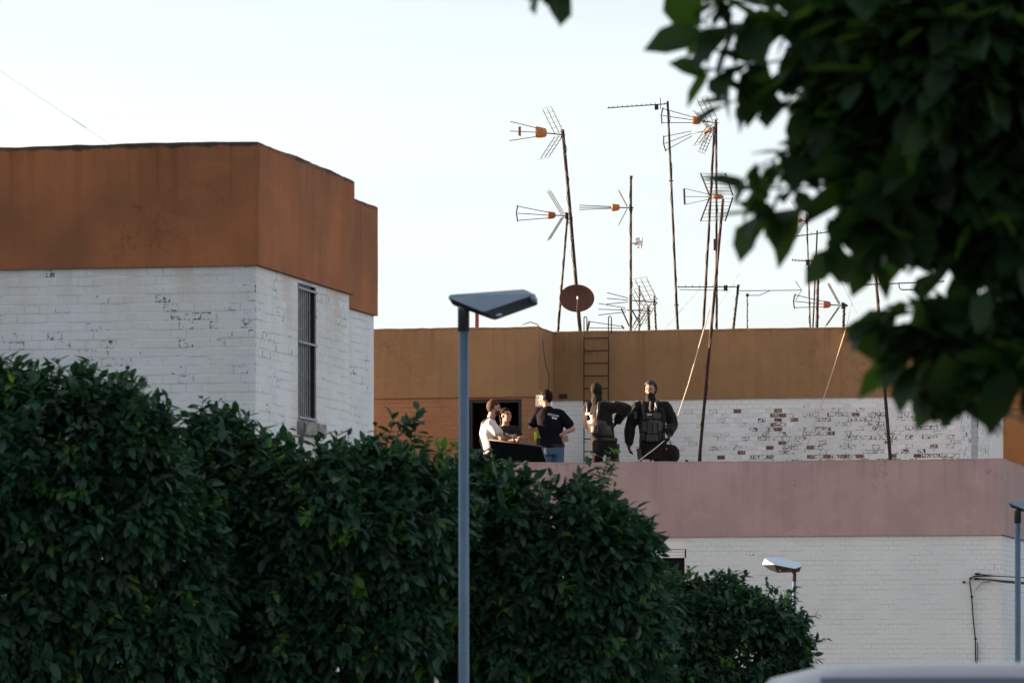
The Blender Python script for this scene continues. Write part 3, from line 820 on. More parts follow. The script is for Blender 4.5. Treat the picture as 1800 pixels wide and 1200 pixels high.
# low comb aerials
e, f = mast('antenna', 'short leaning mast with a long comb aerial of small pins', (1298, 500), (1289, 576), 78.2, .022)
yagi(e, f, (1191, 504.5), (1300, 504), 78.2, 9, .05, 84, box=(1275.5, 506)); yagi(e, f, (1194, 509), (1280, 510.5), 78.2, 3, .02, 84, r=.005, up=0)
e, f = mast('antenna', 'short thin post with a knob and plain horizontal wire aerial', (1313.5, 517), (1313.5, 576), 78.6, .010)
yagi(e, f, (1298, 511), (1408, 510), 78.6, 2, .03, 84, r=.006, up=0)
b = MB(); b.tube([P(1398, 494, 78.6)-f, P(1409, 510, 78.6)-f, P(1399, 527, 78.6)-f], .006, 5); b.build('reflector', M['alu'], e)
b = MB(); b.tube([P(1313, 519, 78.6)-f, P(1335, 519, 78.6)-f, P(1353, 511, 78.6)-f], .006, 5); b.build('stay', M['alu'], e)
b = MB(); b.ell(P(1313.5, 518.5, 78.6)-f, ((.03, 0, 0), (0, .03, 0), (0, 0, .025))); b.build('knob', M['galv'], e, True)
e, f = mast('antenna', 'double mast with a wide comb aerial on top and a short one halfway', (1438.5, 452), (1436, 575), 78.4, .024)
b = MB(); b.tube([P(1436.5, 405, 78.5)-f, P(1429, 575, 78.5)-f, (P(1436.5, 405, 78.5)-f)+(P(1429, 575, 78.5)-P(1436.5, 405, 78.5))*1.12], .013, 8); b.build('pole', M['galv'], e, True)
yagi(e, f, (1375, 418.5), (1520, 399.5), 78.4, 9, .05, 84); yagi(e, f, (1392, 457.5), (1442, 459.5), 78.4, 9, .05, 84, box=(1420, 461))
b = MB(); b.tube([P(1431, 449, 78.4)-f, P(1430, 470, 78.4)-f], .010, 6); b.build('dipole', M['red_plastic'], e)
e, f = mast('antenna', 'high aerial with pale rods half hidden behind the leaves', (1418, 376), (1424, 575), 80.2, .014)
uhf(e, f, 1418, 388, 80.2, 14, .55, .06, .06, .1, 'red_plastic', .35, False, 1, 0, None, 6, deep=.1, bsz=.6)
e, f = mast('antenna', 'short capped mast with a pinkish boxed aerial of three flared rods', (1484, 533), (1482.5, 574), 78.0, .022)
uhf(e, f, 1481, 537, 78.0, 8, .52, .10, -.02, .24, 'red_plastic', .36, True, 1, 3, None, 6, deep=.06)
b = MB(); b.cap(P(1480, 536, 78)-f, P(1488, 537, 78)-f, .022); b.build('cap', M['black_plastic'], e)
# cluster behind the ladder
e, f = mast('antenna', 'low mast with a many-rod grid aerial behind the ladder', (1150, 520), (1153, 577), 78.0, .016)
uhf(e, f, 1150, 531, 78.0, 28, .40, .09, .0, .45, None, .38, False, 1, 2, None, 5, deep=.18)
e, f = mast('antenna', 'low dark mast with a drooping rod aerial below the grid aerial', (1139.5, 537), (1140.5, 577), 77.9, .022)
uhf(e, f, 1139, 546, 77.9, 22, .48, .09, .0, .36, None, .34, False, 1, 0, None, 5, deep=.16)
e, f = mast('antenna', 'thin post with sunlit mount and two slanting stays', (1124, 502), (1123.5, 577), 78.2, .013)
for a, c in (((1092, 542), (1106, 573)), ((1111, 545), (1126, 572))):
    b = MB(); b.tube([P(*a, 78.2)-f, P(*c, 78.2)-f], .012, 6); b.build('stay', M['galv'], e)
e, f = mast('antenna', 'tiny tilted aerial lying low just behind the ladder top', (1036, 564), (1033, 577), 77.2, .018)
b = MB(); b.tube([P(1036, 565, 77.2)-f, P(1090, 573, 77.2)-f], .006, 5); b.tube([P(1036, 576, 77.2)-f, P(1094, 577, 77.2)-f], .006, 5); b.build('boom', M['alu'], e)
b = MB(); b.tube([P(1092, 572, 77.2)-f, P(1097, 578, 77.2)-f], .014, 5); b.build('end_bar', M['black_iron'], e)
# red post behind the lamp head
rp = P(838.5, 557, 77.0); b = MB(); zt = P(838.5, 540, 77).z
b.box(-.028, .028, -.03, .03, 0, zt-ROOF); b.box(-.034, .034, -.036, .036, zt-ROOF+.001, zt-ROOF+.02)
pst = b.build('post', M['redpost'], None, label='short red painted post on the tan roof above the doorway', cat='post'); pst.location = (rp.x, rp.y, ROOF)

# ---- satellite dish
dc = P(1014, 524, 77.2)
dish = empty('satellite_dish', dc, 0, label='rust red oval satellite dish on the bent mast', cat='satellite dish')
b = MB(); N = 28; nr = 7
A_, B_ = .272, .215
dirn = Vector((.05, -1, .10)).normalized(); ux = Vector((1, .05, 0)).normalized(); uz = ux.cross(dirn)*-1
if uz.z < 0: uz = -uz
for sgn, off in ((1, 0), (-1, .012)):
    base = len(b.v); b.v.append(tuple(-dirn*(.085+off)))
    for i in range(1, nr+1):
        r = i/nr
        for k in range(N):
            t = 2*math.pi*k/N
            b.v.append(tuple(ux*A_*r*math.cos(t)+uz*B_*r*math.sin(t)-dirn*(.085*(1-r*r)+off)))
    for k in range(N): b.f.append((base, base+1+k, base+1+(k+1) % N)); b.m.append(0)
    for i in range(nr-1):
        for k in range(N):
            q = base+1+i*N; b.f.append((q+k, q+N+k, q+N+(k+1) % N, q+(k+1) % N)); b.m.append(0)
h = 1+nr*N
for k in range(N):
    a = 1+(nr-1)*N; b.f.append((a+k, a+(k+1) % N, h+a+(k+1) % N, h+a+k)); b.m.append(0)
me = b.mesh('bowl', M['dish'], True); fix_normals(me); put('bowl', me, dish)
b = MB(); b.tube([uz*-B_-dirn*.0, uz*-.16+dirn*.13, uz*-.05+dirn*.22], .009, 6); b.build('feed_arm', M['alu'], dish)
b = MB(); b.cap(uz*-.05+dirn*.22, uz*-.02+dirn*.20, .013, .017); b.build('feed_horn', M['wire'], dish, True)
b = MB(); b.tube([-dirn*.1, -dirn*.25, -dirn*.36+Vector((.0, 0, -.05))], .018, 6); b.build('bracket', M['rust_iron'], dish)

# ---- wires and ropes
def rope(name, label, pts, r, m, cat='wire', group=None):
    p0 = Vector(pts[0]); o = line_tube(name, [Vector(p)-p0 for p in pts], r, m, None, 5, label=label, cat=cat, group=group); o.location = p0; return o
def sag(a, c, s, n=8):
    return [a.lerp(c, i/n)-Vector((0, 0, s*4*(i/n)*(1-i/n))) for i in range(n+1)]
rope('rope', 'pale slack rope slanting across the peeling brick wall', sag(KW(1489, 572, -.06), KW(1414, 795, -.10), .04), .008, M['rope'], 'rope')
rope('wire', 'thin wire hanging in front of the tan parapet beside the rusty pole', [KW(1539, 575, -.06), KW(1540, 640, -.05), KW(1542, 665, -.06), KW(1541.5, 690, -.05)], .005, M['rope'])
rope('wire', 'short pale wire on the tan parapet near its corner', [KW(1679, 640, -.05), KW(1680, 692, -.05)], .005, M['rope'])
rope('wire', 'faint stay wire from the double mast down to the roof past the capped mast', sag(P(1440, 412, 78.4), P(1520, 578, 78.4), .02), .003, M['wire'])
rope('wire', 'faint stay wire slanting from leaves to roof between capped mast and rusty pole', sag(P(1510, 470, 78.0), P(1487, 580, 78.0), .0), .003, M['wire'])
rope('wire', 'faint stay wire from the tallest mast down toward the grid aerial', sag(P(1232, 505, 78.8), P(1165, 582, 78.8), .0), .003, M['wire'])
rope('wire', 'faint stay wire reaching down from the rusty pole to the roof', sag(P(1300, 480, 79.6), P(1236, 580, 79.6), .0), .003, M['wire'])
rope('wire', 'thin sagging wire running down to the terracotta roof', sag(P(-60, 84, 41.5), P(215, 268, 41.5), -.0), .0013, M['wire'])
rope('cable_joint', 'short dark joint sleeve on the thin wire above the terracotta roof', [P(127, 209, 41.5), P(151, 224.5, 41.5)], .003, M['wire'], 'cable')

# white pipe at the corner
pp = KW(1729, 640, 3.3) if False else P(1729, 600, 74.4)
b = MB(); a0, a1 = P(1728.5, 610, 78.6), P(1732, 712, 78.6)
b.tube([(0, 0, 0), a0-a1], .026, 10); dp = b.build('drainpipe', M['white_plastic'], None, True, label='white plastic pipe running down the corner of the tan parapet', cat='pipe'); dp.location = a1
cp = [a1+Vector((-.02, -.02, .02)), a1+Vector((-.05, -.03, -.05)), a1+Vector((-.085, -.02, -.12)), a1+Vector((-.07, -.02, -.2))]
c0 = cp[0]; o = line_tube('cable_bundle', [p-c0 for p in cp], [.03, .045, .03, .012], M['cable'], None, 8, label='black cable bundle below the white corner pipe', cat='cable'); o.location = c0
rope('cable', 'black cable curving from the corner pipe behind the leaves', [a1+Vector((.02, -.01, .0)), a1+Vector((.09, -.01, .05)), a1+Vector((.13, 0, .2)), a1+Vector((.135, 0, .45))], .012, M['cable'], 'cable')

# telephone cables on the pink house
def PW(px, py, yoff=-.02):
    x = loc_x(px, PO, yoff); o = Vector((PO[0], PO[1], 0))+ER*x+EB*yoff; return P(px, py, o.y)
wp = [PW(1744, 1011), PW(1712, 1012), PW(1706, 1016), PW(1704.5, 1022), PW(1708, 1048), PW(1711, 1090), PW(1714.5, 1122), PW(1715.5, 1190)]
wc = empty('wall_cable', wp[0], 0, label='thin cable clipped down the white wall of the pink house', cat='cable')
line_tube('wire', [p-wp[0] for p in wp], .009, M['cable'], wc)
for px, py in ((1706, 1016), (1708.3, 1048), (1714.7, 1122)):
    b = MB(); b.ell(PW(px, py)-wp[0], ((.02, 0, 0), (0, .015, 0), (0, 0, .018))); b.build('clip', M['cable'], wc)
b = MB(); b.ell(PW(1694.5, 1022.5)-wp[0], ((.022, 0, 0), (0, .015, 0), (0, 0, .018))); b.build('clip', M['cable'], wc)
line_tube('wire', [PW(1718, 1128)-wp[0], PW(1719, 1150)-wp[0], PW(1716, 1180)-wp[0]], .006, M['cable'], wc)
a0 = PW(1716, 1016.5, -.03)
fc = empty('cable_anchor', a0, 0, label='black service cable anchored to the white wall and stretched past the street lamp', cat='cable')
far = P(1990, 1030, 68.0)
line_tube('cable', [p-a0 for p in [a0, PW(1742, 1018.5, -.05), P(1760, 1021, 70.6), P(1830, 1026.5, 69.8), far]], [.010, .012, .020, .020, .020], M['cable'], fc)
line_tube('cable', [p-a0 for p in [PW(1717, 1008, -.03), PW(1745, 1011.5, -.05), P(1850, 1017, 69.8)]], .007, M['cable'], fc)
line_tube('cable', [p-a0 for p in [PW(1742, 1021, -.02), PW(1727, 1023, -.02), PW(1719, 1030, -.02), PW(1716, 1036, -.02)]], .007, M['grey_iron'], fc)
for q in ((1716, 1016.5), (1718, 1008)):
    b = MB(); b.ell(PW(*q, -.03)-a0, ((.04, 0, 0), (0, .03, 0), (0, 0, .018))); b.build('insulator', M['black_iron'], fc)

# ================================================================== street lamps
def lamp(px, ytop, d, pts, tops, name_label, shell, group, pole_m='pole', r0=.029, r1=.035, lens=None, endcap=None):
    """pts: head corner points as (photo px, py, depth offset) read at distance d"""
    base = P(px, HZ, d); base.z = .13 if d < 37.6 else 0
    e = empty('street_lamp', base, 0, label=name_label, cat='street lamp', group=group)
    zt = P(px, ytop, d).z-base.z
    b = MB(); b.tube([(0, 0, 0), (0, 0, .02), (0, 0, zt)], [r1, r1, r0], 14); b.build('pole', M[pole_m], e, True)
    b = MB(); b.tube([(0, 0, 0), (0, 0, .03), (0, 0, .34), (0, 0, .36)], [.1, .1, .06, .04], 12); b.build('base_cover', M[pole_m], e)
    b = MB(); b.tube([(0, 0, zt-.16), (0, 0, zt-.155), (0, 0, zt-.03), (0, 0, zt)], [r0*1.02, r0*1.22, r0*1.22, r0*1.3], 14); b.build('collar', M['lampunder'], e, True)
    b = MB(); b.box(-.028, .028, -r1-.004, -r1+.02, .75, 1.05); b.build('hatch', M[pole_m], e)
    bm = bmesh.new()
    for (x, y, dy) in pts:
        p = P(x, y, d)-base; bm.verts.new((p.x, p.y+dy, p.z))
    bmesh.ops.convex_hull(bm, input=bm.verts)
    for v in [v for v in bm.verts if not v.link_faces]: bm.verts.remove(v)
    bmesh.ops.recalc_face_normals(bm, faces=bm.faces)
    bmesh.ops.dissolve_limit(bm, angle_limit=R(6), verts=bm.verts, edges=bm.edges)
    bmesh.ops.bevel(bm, geom=bm.edges[:], offset=.006, segments=2, affect='EDGES', profile=.5)
    me = bpy.data.meshes.new('lamp_head'); me.materials.append(M[shell]); me.materials.append(M['lampunder'])
    for f in bm.faces: f.material_index = 1 if f.normal.z < -.12 else 0
    bm.to_mesh(me); bm.free(); hd = put('lamp_head', me, e)
    if endcap:
        a = P(endcap[0], endcap[1], d)-base; b = MB(); b.ell((a.x, a.y+endcap[2], a.z), ((.020, 0, .006), (0, .07, .01), (-.006, 0, .028)), 12, 8); b.build('end_cap', M['lampgrey'], hd, True)
    if lens:
        a = P(lens[0], lens[1], d)-base; dy = lens[2]
        b = MB(); b.ell((a.x, a.y+dy, a.z), ((.022, -.012, .006), (.01, .02, 0), (0, 0, .008))); b.build('lens', M['glassled'], hd, True)
    return e
H1 = [(790, 517, .02), (920, 505.5, .11), (929, 509, .10), (787, 523, -.01), (848, 551, -.17), (938, 517, -.01), (945, 524, .03),
      (796, 536, .02), (869, 565.5, -.12), (946, 535, .02), (905, 549, .05), (800, 528, .12), (930, 522, .20)]
lamp(815, 536, 30, H1, None, 'blue grey street lamp with an angular head standing before the hedge-like trees', 'lampgrey', 'street lamps with angular heads', lens=(876, 556.5, -.105), endcap=(937, 523.5, .02))
sc = 30/50
H2 = [(1789+(x-815)*sc, 873+(y-505.5)*sc, dy) for x, y, dy in H1]
lamp(1789, 873+(536-505.5)*sc, 50, H2, None, 'blue grey street lamp beside the white corner of the pink house', 'lampgrey', 'street lamps with angular heads')
H3 = [(1344, 981, .02), (1350, 978, .10), (1373, 978, .16), (1408, 988, .12), (1409.5, 994, .02), (1395, 999, -.12), (1339.5, 992, 0), (1360, 992, -.12),
      (1352, 1001, .0), (1366, 1006.3, -.05), (1405.5, 1005, .0), (1375, 1003, .10)]
lamp(1396, 1000, 66, H3, None, 'street lamp with a pale rounded head rising behind the smallest tree', 'lampwhite', 'street lamps with angular heads', r0=.024, r1=.03, lens=(1371, 1002.5, -.06))
H4 = [((x-1396)*1.1+684+26, (y-1003)*1.1+817, dy) for x, y, dy in H3]
lamp(710, 817, 60, H4, None, 'pale lamp head peeping out above the trees before the brown brick wall', 'lampwhite', 'street lamps with angular heads', r0=.024, r1=.03)

# ================================================================== trees
LT = [(0, 0), (.3, .42), (.68, .40), (1, 0)]      # station, half width
def leaf_template():
    vs = []; fs = []
    hw = .245
    st = [(0, .10), (.30, .92), (.66, .80), (1, .0)]
    for t, wd in st:
        zc = -.16*t*t
        vs += [(0, t, zc), (-wd*hw, t, zc+.28*wd*hw), (wd*hw, t, zc+.28*wd*hw)]
    vs[9+1] = vs[9]; vs[9+2] = vs[9]
    V = [vs[0], vs[1], vs[2], vs[3], vs[4], vs[5], vs[6], vs[7], vs[8], vs[9]]
    Fq = [(0, 3, 4, 1), (0, 2, 5, 3), (3, 6, 7, 4), (3, 5, 8, 6), (6, 9, 7), (6, 8, 9)]
    return np.array(V, dtype=np.float64), Fq
LV, LF = leaf_template()
leaf_cache = {}
def leaf_mesh(mn):
    if mn not in leaf_cache:
        me = bpy.data.meshes.new('leaf'); me.from_pydata([tuple(v) for v in LV], [], LF); me.update(); me.materials.append(M[mn])
        me.polygons.foreach_set('use_smooth', [True]*len(LF)); leaf_cache[mn] = me
    return leaf_cache[mn]

def unit(a): return a/np.maximum(np.linalg.norm(a, axis=-1, keepdims=True), 1e-9)

def tree(label, base, blobs, nshoot, leaflen, mats, sprigs=(), trunk_r=.07, fork=1.5, frame=None, inner=.5, front=None, young=.075, wide=1.0, group='evergreen trees along the pavement'):
    """blobs: (centre, radii) world; shoots sprout on the outside of their union; leaves sit round each shoot"""
    base = np.array(base, float)
    C = np.array([b[0] for b in blobs]); Rr = np.array([b[1] for b in blobs])
    area = (Rr[:, 0]*Rr[:, 2]+Rr[:, 0]*Rr[:, 1]+Rr[:, 1]*Rr[:, 2]); area /= area.sum()
    pos, dirs, kind = [], [], []
    def sample(n, shell, reject):
        k = rng.choice(len(blobs), n*4, p=area); v = unit(rng.normal(size=(n*4, 3)))
        bump = 1+.30*np.array([noise.noise(Vector(q*2.6+k_*3.7)) for q, k_ in zip(v, k)])
        p = C[k]+v*Rr[k]*(shell*bump)[:, None]
        keep = np.ones(len(p), bool)
        for i in range(len(blobs)):
            q = ((p-C[i])/Rr[i]); dd = (q*q).sum(1)
            keep &= ~((dd < reject**2) & (k != i))
        keep &= p[:, 2] > base[2]+.9
        p, v, k = p[keep], v[keep], k[keep]
        if front is not None:      # fewer shoots on the side turned away
            w = rng.random(len(p)) < np.where(v[:, 1] > .35, front, 1); p, v, k = p[w], v[w], k[w]
        pk = np.array([noise.noise(Vector(x*2.6))+.6*noise.noise(Vector(x*6+9)) for x in p])     # hollows between leaf clumps
        w = rng.random(len(p)) < np.clip(1.05+pk*2.2, .10, 1); p, v, k = p[w], v[w], k[w]
        nn = unit(v/Rr[k]); return p[:n], nn[:n]
    p1, n1 = sample(nshoot, 1.06-rng.random(nshoot*4)**1.6*.26, .86)
    p2, n2 = sample(int(nshoot*inner), .55+.3*rng.random(int(nshoot*inner)*4), .5)
    p = np.vstack([p1, p2]); nn = np.vstack([n1, n2])
    sd_ = unit(nn*.75+np.array([0, 0, .45])+rng.normal(size=p.shape)*.38)
    # hanging shoots low down
    low = nn[:, 2] < -.1; sd_[low, 2] -= .5; sd_ = unit(sd_)
    slen = leaflen*(1.0+1.5*rng.random(len(p)))*np.where((nn[:, 2] > .45) & (rng.random(len(p)) < .22), 1.7, 1)
    start = p-sd_*slen[:, None]*.72
    yg = rng.random(len(p)) < young
    for (sp, sdir, sl, yy) in sprigs:
        start = np.vstack([start, sp]); sd_ = np.vstack([sd_, unit(np.array(sdir, float)[None])]); slen = np.append(slen, sl); yg = np.append(yg, yy)
    lpos, ldir, lnor, lsz, lyg, lout = [], [], [], [], [], []
    twig = MB()
    ns = len(start); nspr = len(sprigs)
    for i in range(ns):
        d = sd_[i]; L = slen[i]; spr = i >= ns-nspr
        nl = int(rng.integers(8, 13)) if not spr else max(10, int(L/leaflen*7.0))
        a = np.cross(d, [.3, .2, .9]); a = a/np.linalg.norm(a); bb = np.cross(d, a)
        t = (np.arange(nl)+rng.random(nl)*.5)/nl
        ph = np.arange(nl)*2.4+rng.random()*6.28+rng.normal(size=nl)*.25
        rad = np.cos(ph)[:, None]*a+np.sin(ph)[:, None]*bb
        pt = start[i]+d*L*t[:, None]+rng.normal(size=(nl, 3))*leaflen*.04
        ld = unit(rad*(1.05-.5*t[:, None])+d*(.35+.55*t[:, None])+np.array([0, 0, -.42])*(.5+.9*rng.random((nl, 1)))+rng.normal(size=(nl, 3))*.18)
        up = np.array([0, 0, 1.0])+rng.normal(size=(nl, 3))*.38+d*.35
        sz = leaflen*(.45+.75*rng.random(nl))*(.8+.4*rng.random())*(1-.25*t)*(.8 if yg[i] else 1)
        lpos.append(pt); ldir.append(ld); lnor.append(up); lsz.append(sz); lyg.append(np.full(nl, yg[i])); lout.append(np.full(nl, (3 if spr else (1 if i < len(p1) else 0))))
        if spr or (i < len(p1) and i % 7 == 0):
            twig.tube([start[i]-d*L*.3, start[i]+d*L*.5, start[i]+d*L], [leaflen*.03, leaflen*.025, leaflen*.012], 4, cap=False)
    lpos = np.vstack(lpos); ldir = np.vstack(ldir); lnor = np.vstack(lnor); lsz = np.concatenate(lsz); lyg = np.concatenate(lyg); lout = np.concatenate(lout)
    side = unit(np.cross(ldir, lnor)); nor = np.cross(side, ldir); sw = side*wide
    N = len(lpos)
    e = empty('evergreen_tree' if 'pavement' in group else 'tree', base, 0, label=label, cat='tree', group=group)
    # trunk and limbs
    tr = MB(); ctr = C.mean(0)-base
    tr.tube([(0, 0, 0), (.02, .01, fork*.5), (-.01, .02, fork), (ctr[0]*.15, ctr[1]*.15, fork+.25)], [trunk_r*1.25, trunk_r, trunk_r*.9, trunk_r*.6], 10)
    trunk = tr.build('trunk', M['bark'], e, True)
    for c in C:
        q = c-base; a = np.array([0, 0, fork]); m_ = a*.5+q*.5+np.array([0, 0, -.08])
        lm = MB(); lm.tube([a, m_, q], [trunk_r*.6, trunk_r*.38, trunk_r*.14], 7); lm.build('limb', M['bark'], trunk, True)
    # single leaves: outermost, best turned to the street
    px = lpos[:, 0]/lpos[:, 1]*F+900; py = HZ-(lpos[:, 2]-EYE)/lpos[:, 1]*F
    inf = (px > -5) & (px < 1805) & (py > -5) & (py < 1195)
    score = np.where(inf, 1.0, 0)*(lout > 0)*(lsz/leaflen)*(.4+np.abs(nor[:, 1]))*np.where(lout == 3, 9, 1)
    if frame: score = score*np.where((px > frame[0]) & (px < frame[1]) & (py < frame[2]), 1, .3)
    # nearer to the viewer than the crown's middle
    score = score*np.exp(-(lpos[:, 1]-lpos[:, 1].min())*1.6)
    sel = np.zeros(N, bool); sel[np.argsort(-score)[:300]] = True
    rest = ~sel
    nr_ = int(rest.sum())
    V = (LV[None, :, 0:1]*sw[rest][:, None]+LV[None, :, 1:2]*ldir[rest][:, None]+LV[None, :, 2:3]*nor[rest][:, None])*lsz[rest][:, None, None]+(lpos[rest]-base)[:, None]
    V = V.reshape(-1, 3)
    lens = np.array([len(f) for f in LF]); flat = np.concatenate([np.array(f) for f in LF])
    loops = (flat[None]+np.arange(nr_)[:, None]*len(LV)).ravel()
    tot = np.tile(lens, nr_); st = np.concatenate([[0], np.cumsum(tot)[:-1]])
    me = bpy.data.meshes.new('crown'); me.vertices.add(len(V)); me.vertices.foreach_set('co', V.ravel())
    me.loops.add(len(loops)); me.loops.foreach_set('vertex_index', loops.astype(np.int32))
    me.polygons.add(len(tot)); me.polygons.foreach_set('loop_start', st.astype(np.int32))
    me.materials.append(M[mats[0]]); me.materials.append(M[mats[1]])
    me.polygons.foreach_set('material_index', np.repeat(lyg[rest].astype(np.int32), len(LF)))
    me.polygons.foreach_set('use_smooth', np.ones(len(tot), bool))
    me.update(calc_edges=True); me.validate()
    crown = put('crown', me, e, kind='stuff')
    for i in np.nonzero(sel)[0]:
        ob = put('leaf', leaf_mesh(mats[1] if lyg[i] else mats[0]), crown)
        s = lsz[i]; q = lpos[i]-base
        ob.matrix_local = Matrix(((sw[i][0]*s, ldir[i][0]*s, nor[i][0]*s, q[0]), (sw[i][1]*s, ldir[i][1]*s, nor[i][1]*s, q[1]), (sw[i][2]*s, ldir[i][2]*s, nor[i][2]*s, q[2]), (0, 0, 0, 1)))
    tw = twig.mesh('twigs', M['twig'])
    for v in tw.vertices: v.co -= Vector(base)
    put('twigs', tw, crown, kind='stuff')
    return e

def blob(px, py, rx, ry, d, dy=0, ry_depth=None):
    s = d/F
    return (np.array(P(px, py, d+dy)), np.array((rx*s, (ry_depth or (rx+ry)/2*s), ry*s)))
def spr(px, py, d, dirv, L, y=False): return (np.array(P(px, py, d))[None], dirv, L, y)

d = 32.0
tree('tallest dense evergreen tree in front of the terracotta house front wall', (P(110, 0, d).x, d, .13),
     [blob(60, 815, 170, 150, d), blob(215, 800, 90, 120, d), blob(120, 940, 210, 170, d, .25), blob(0, 745, 110, 90, d, .1), blob(255, 880, 75, 130, d, -.05), blob(150, 745, 110, 80, d, .1), blob(30, 1080, 210, 140, d, .25), blob(310, 1020, 90, 190, d, .4), blob(220, 1120, 140, 120, d, .25)],
     2300, .125, ('leaf', 'leaf_young'), [spr(30, 680, d, (.1, -.3, 1), .2), spr(210, 700, d, (.3, -.2, 1), .2), spr(110, 700, d, (-.2, -.3, 1), .17)], front=.3, young=.06)
d = 33.0
tree('broad evergreen tree below the barred window of the terracotta house', (P(560, 0, d).x, d, .13),
     [blob(420, 890, 110, 130, d), blob(560, 900, 150, 120, d, -.1), blob(690, 925, 110, 130, d), blob(560, 1010, 190, 130, d, .15), blob(560, 1120, 210, 120, d, .2), blob(375, 800, 50, 75, d, .1), blob(760, 930, 65, 110, d, .1), blob(660, 1060, 150, 130, d, .3), blob(450, 1080, 100, 150, d, .3)],
     2500, .125, ('leaf', 'leaf_young'),
     [spr(672, 800, d, (.35, -.2, 1), .27), spr(690, 800, d, (.25, -.2, 1), .22), spr(722, 800, d, (.02, -.3, 1), .25), spr(742, 815, d, (.25, -.2, 1), .2), spr(775, 820, d, (.1, -.3, 1), .2, True), spr(715, 840, d-.1, (-.1, -.3, 1), .2), spr(728, 810, d, (.05, -.2, 1), .34), spr(735, 830, d, (.2, -.3, 1), .22, True), spr(705, 760, d, (.3, -.2, .5), .12), spr(760, 815, d-.1, (.5, -.3, .7), .15, True), spr(790, 790, d, (.6, -.2, .4), .14, True), spr(640, 800, d, (-.1, -.2, 1), .12, True),
      spr(355, 745, d, (.05, -.3, 1), .18), spr(430, 775, d, (.1, -.3, 1), .12), spr(610, 800, d, (.1, -.3, 1), .14), spr(540, 915, d-.65, (0, -1, .6), .12, True), spr(610, 950, d-.65, (0, -1, .6), .12, True)], front=.3)
d = 33.6
tree('evergreen tree behind the lamp post, its top level with the pink parapet', (P(985, 0, d).x, d, .13),
     [blob(880, 945, 90, 105, d), blob(1000, 940, 85, 95, d, -.05), blob(1070, 1000, 80, 110, d), blob(950, 1030, 170, 120, d, .1), blob(960, 1130, 170, 120, d, .15), blob(1090, 1080, 80, 110, d, .1), blob(1090, 1160, 80, 90, d, .25), blob(840, 900, 60, 85, d, .15), blob(1035, 890, 45, 55, d), blob(860, 1100, 95, 140, d, .25)],
     2200, .125, ('leaf', 'leaf_young'),
     [spr(1060, 850, d, (.15, -.2, 1), .22, True), spr(1072, 835, d, (.3, -.2, 1), .17, True), spr(1132, 945, d, (.0, -.2, 1), .14), spr(922, 850, d, (0, -.2, 1), .12), spr(850, 830, d, (.1, -.2, 1), .16), spr(820, 830, d, (-.1, -.2, 1), .18), spr(1130, 940, d, (.3, -.3, .8), .12), spr(780, 830, d, (-.2, -.3, 1), .2, True)], front=.3)
d = 40.0
tree('smallest evergreen tree before the white wall of the pink house', (P(1290, 0, d).x, d, 0),
     [blob(1265, 1085, 80, 70, d), blob(1355, 1105, 55, 70, d), blob(1190, 1120, 90, 110, d), blob(1310, 1180, 105, 80, d), blob(1210, 1060, 40, 50, d), blob(1395, 1130, 30, 50, d), blob(1220, 1200, 120, 80, d)],
     1300, .10, ('leaf', 'leaf_young'),
     [spr(1260, 1030, d, (.05, -.2, 1), .15), spr(1345, 1050, d, (.1, -.2, 1), .14), spr(1420, 1130, d, (1, -.2, .25), .18), spr(1410, 1095, d, (1, -.2, .6), .15), spr(1415, 1165, d, (1, -.2, .3), .12), spr(1215, 1025, d, (-.1, -.2, 1), .12, True), spr(1190, 1040, d, (-.1, -.2, 1), .12, True)], front=.4)
d = 12.0
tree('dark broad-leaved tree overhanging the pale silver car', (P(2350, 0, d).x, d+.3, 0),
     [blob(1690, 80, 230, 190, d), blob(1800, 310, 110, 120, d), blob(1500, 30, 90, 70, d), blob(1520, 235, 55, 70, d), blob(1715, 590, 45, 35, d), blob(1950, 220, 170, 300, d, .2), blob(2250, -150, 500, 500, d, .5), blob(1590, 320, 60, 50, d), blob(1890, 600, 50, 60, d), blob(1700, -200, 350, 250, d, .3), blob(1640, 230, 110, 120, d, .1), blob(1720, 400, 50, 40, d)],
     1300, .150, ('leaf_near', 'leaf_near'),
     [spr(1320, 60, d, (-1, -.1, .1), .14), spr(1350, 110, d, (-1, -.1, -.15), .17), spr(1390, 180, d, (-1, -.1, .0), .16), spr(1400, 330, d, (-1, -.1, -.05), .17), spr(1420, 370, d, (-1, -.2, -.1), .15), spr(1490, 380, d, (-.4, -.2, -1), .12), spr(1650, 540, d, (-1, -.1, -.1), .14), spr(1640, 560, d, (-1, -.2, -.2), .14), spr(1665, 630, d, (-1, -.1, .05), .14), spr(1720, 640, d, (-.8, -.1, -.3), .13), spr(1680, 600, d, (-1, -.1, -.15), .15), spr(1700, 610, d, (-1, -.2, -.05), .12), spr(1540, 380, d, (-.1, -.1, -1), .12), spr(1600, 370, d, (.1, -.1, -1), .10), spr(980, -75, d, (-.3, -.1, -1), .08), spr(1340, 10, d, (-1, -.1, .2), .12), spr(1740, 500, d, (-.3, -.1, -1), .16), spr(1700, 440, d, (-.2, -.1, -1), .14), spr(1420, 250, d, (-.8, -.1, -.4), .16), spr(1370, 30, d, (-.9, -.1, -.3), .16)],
     trunk_r=.11, fork=1.9, inner=1.1, young=0, wide=1.3, group='near tree', frame=(1180, 1800, 800))
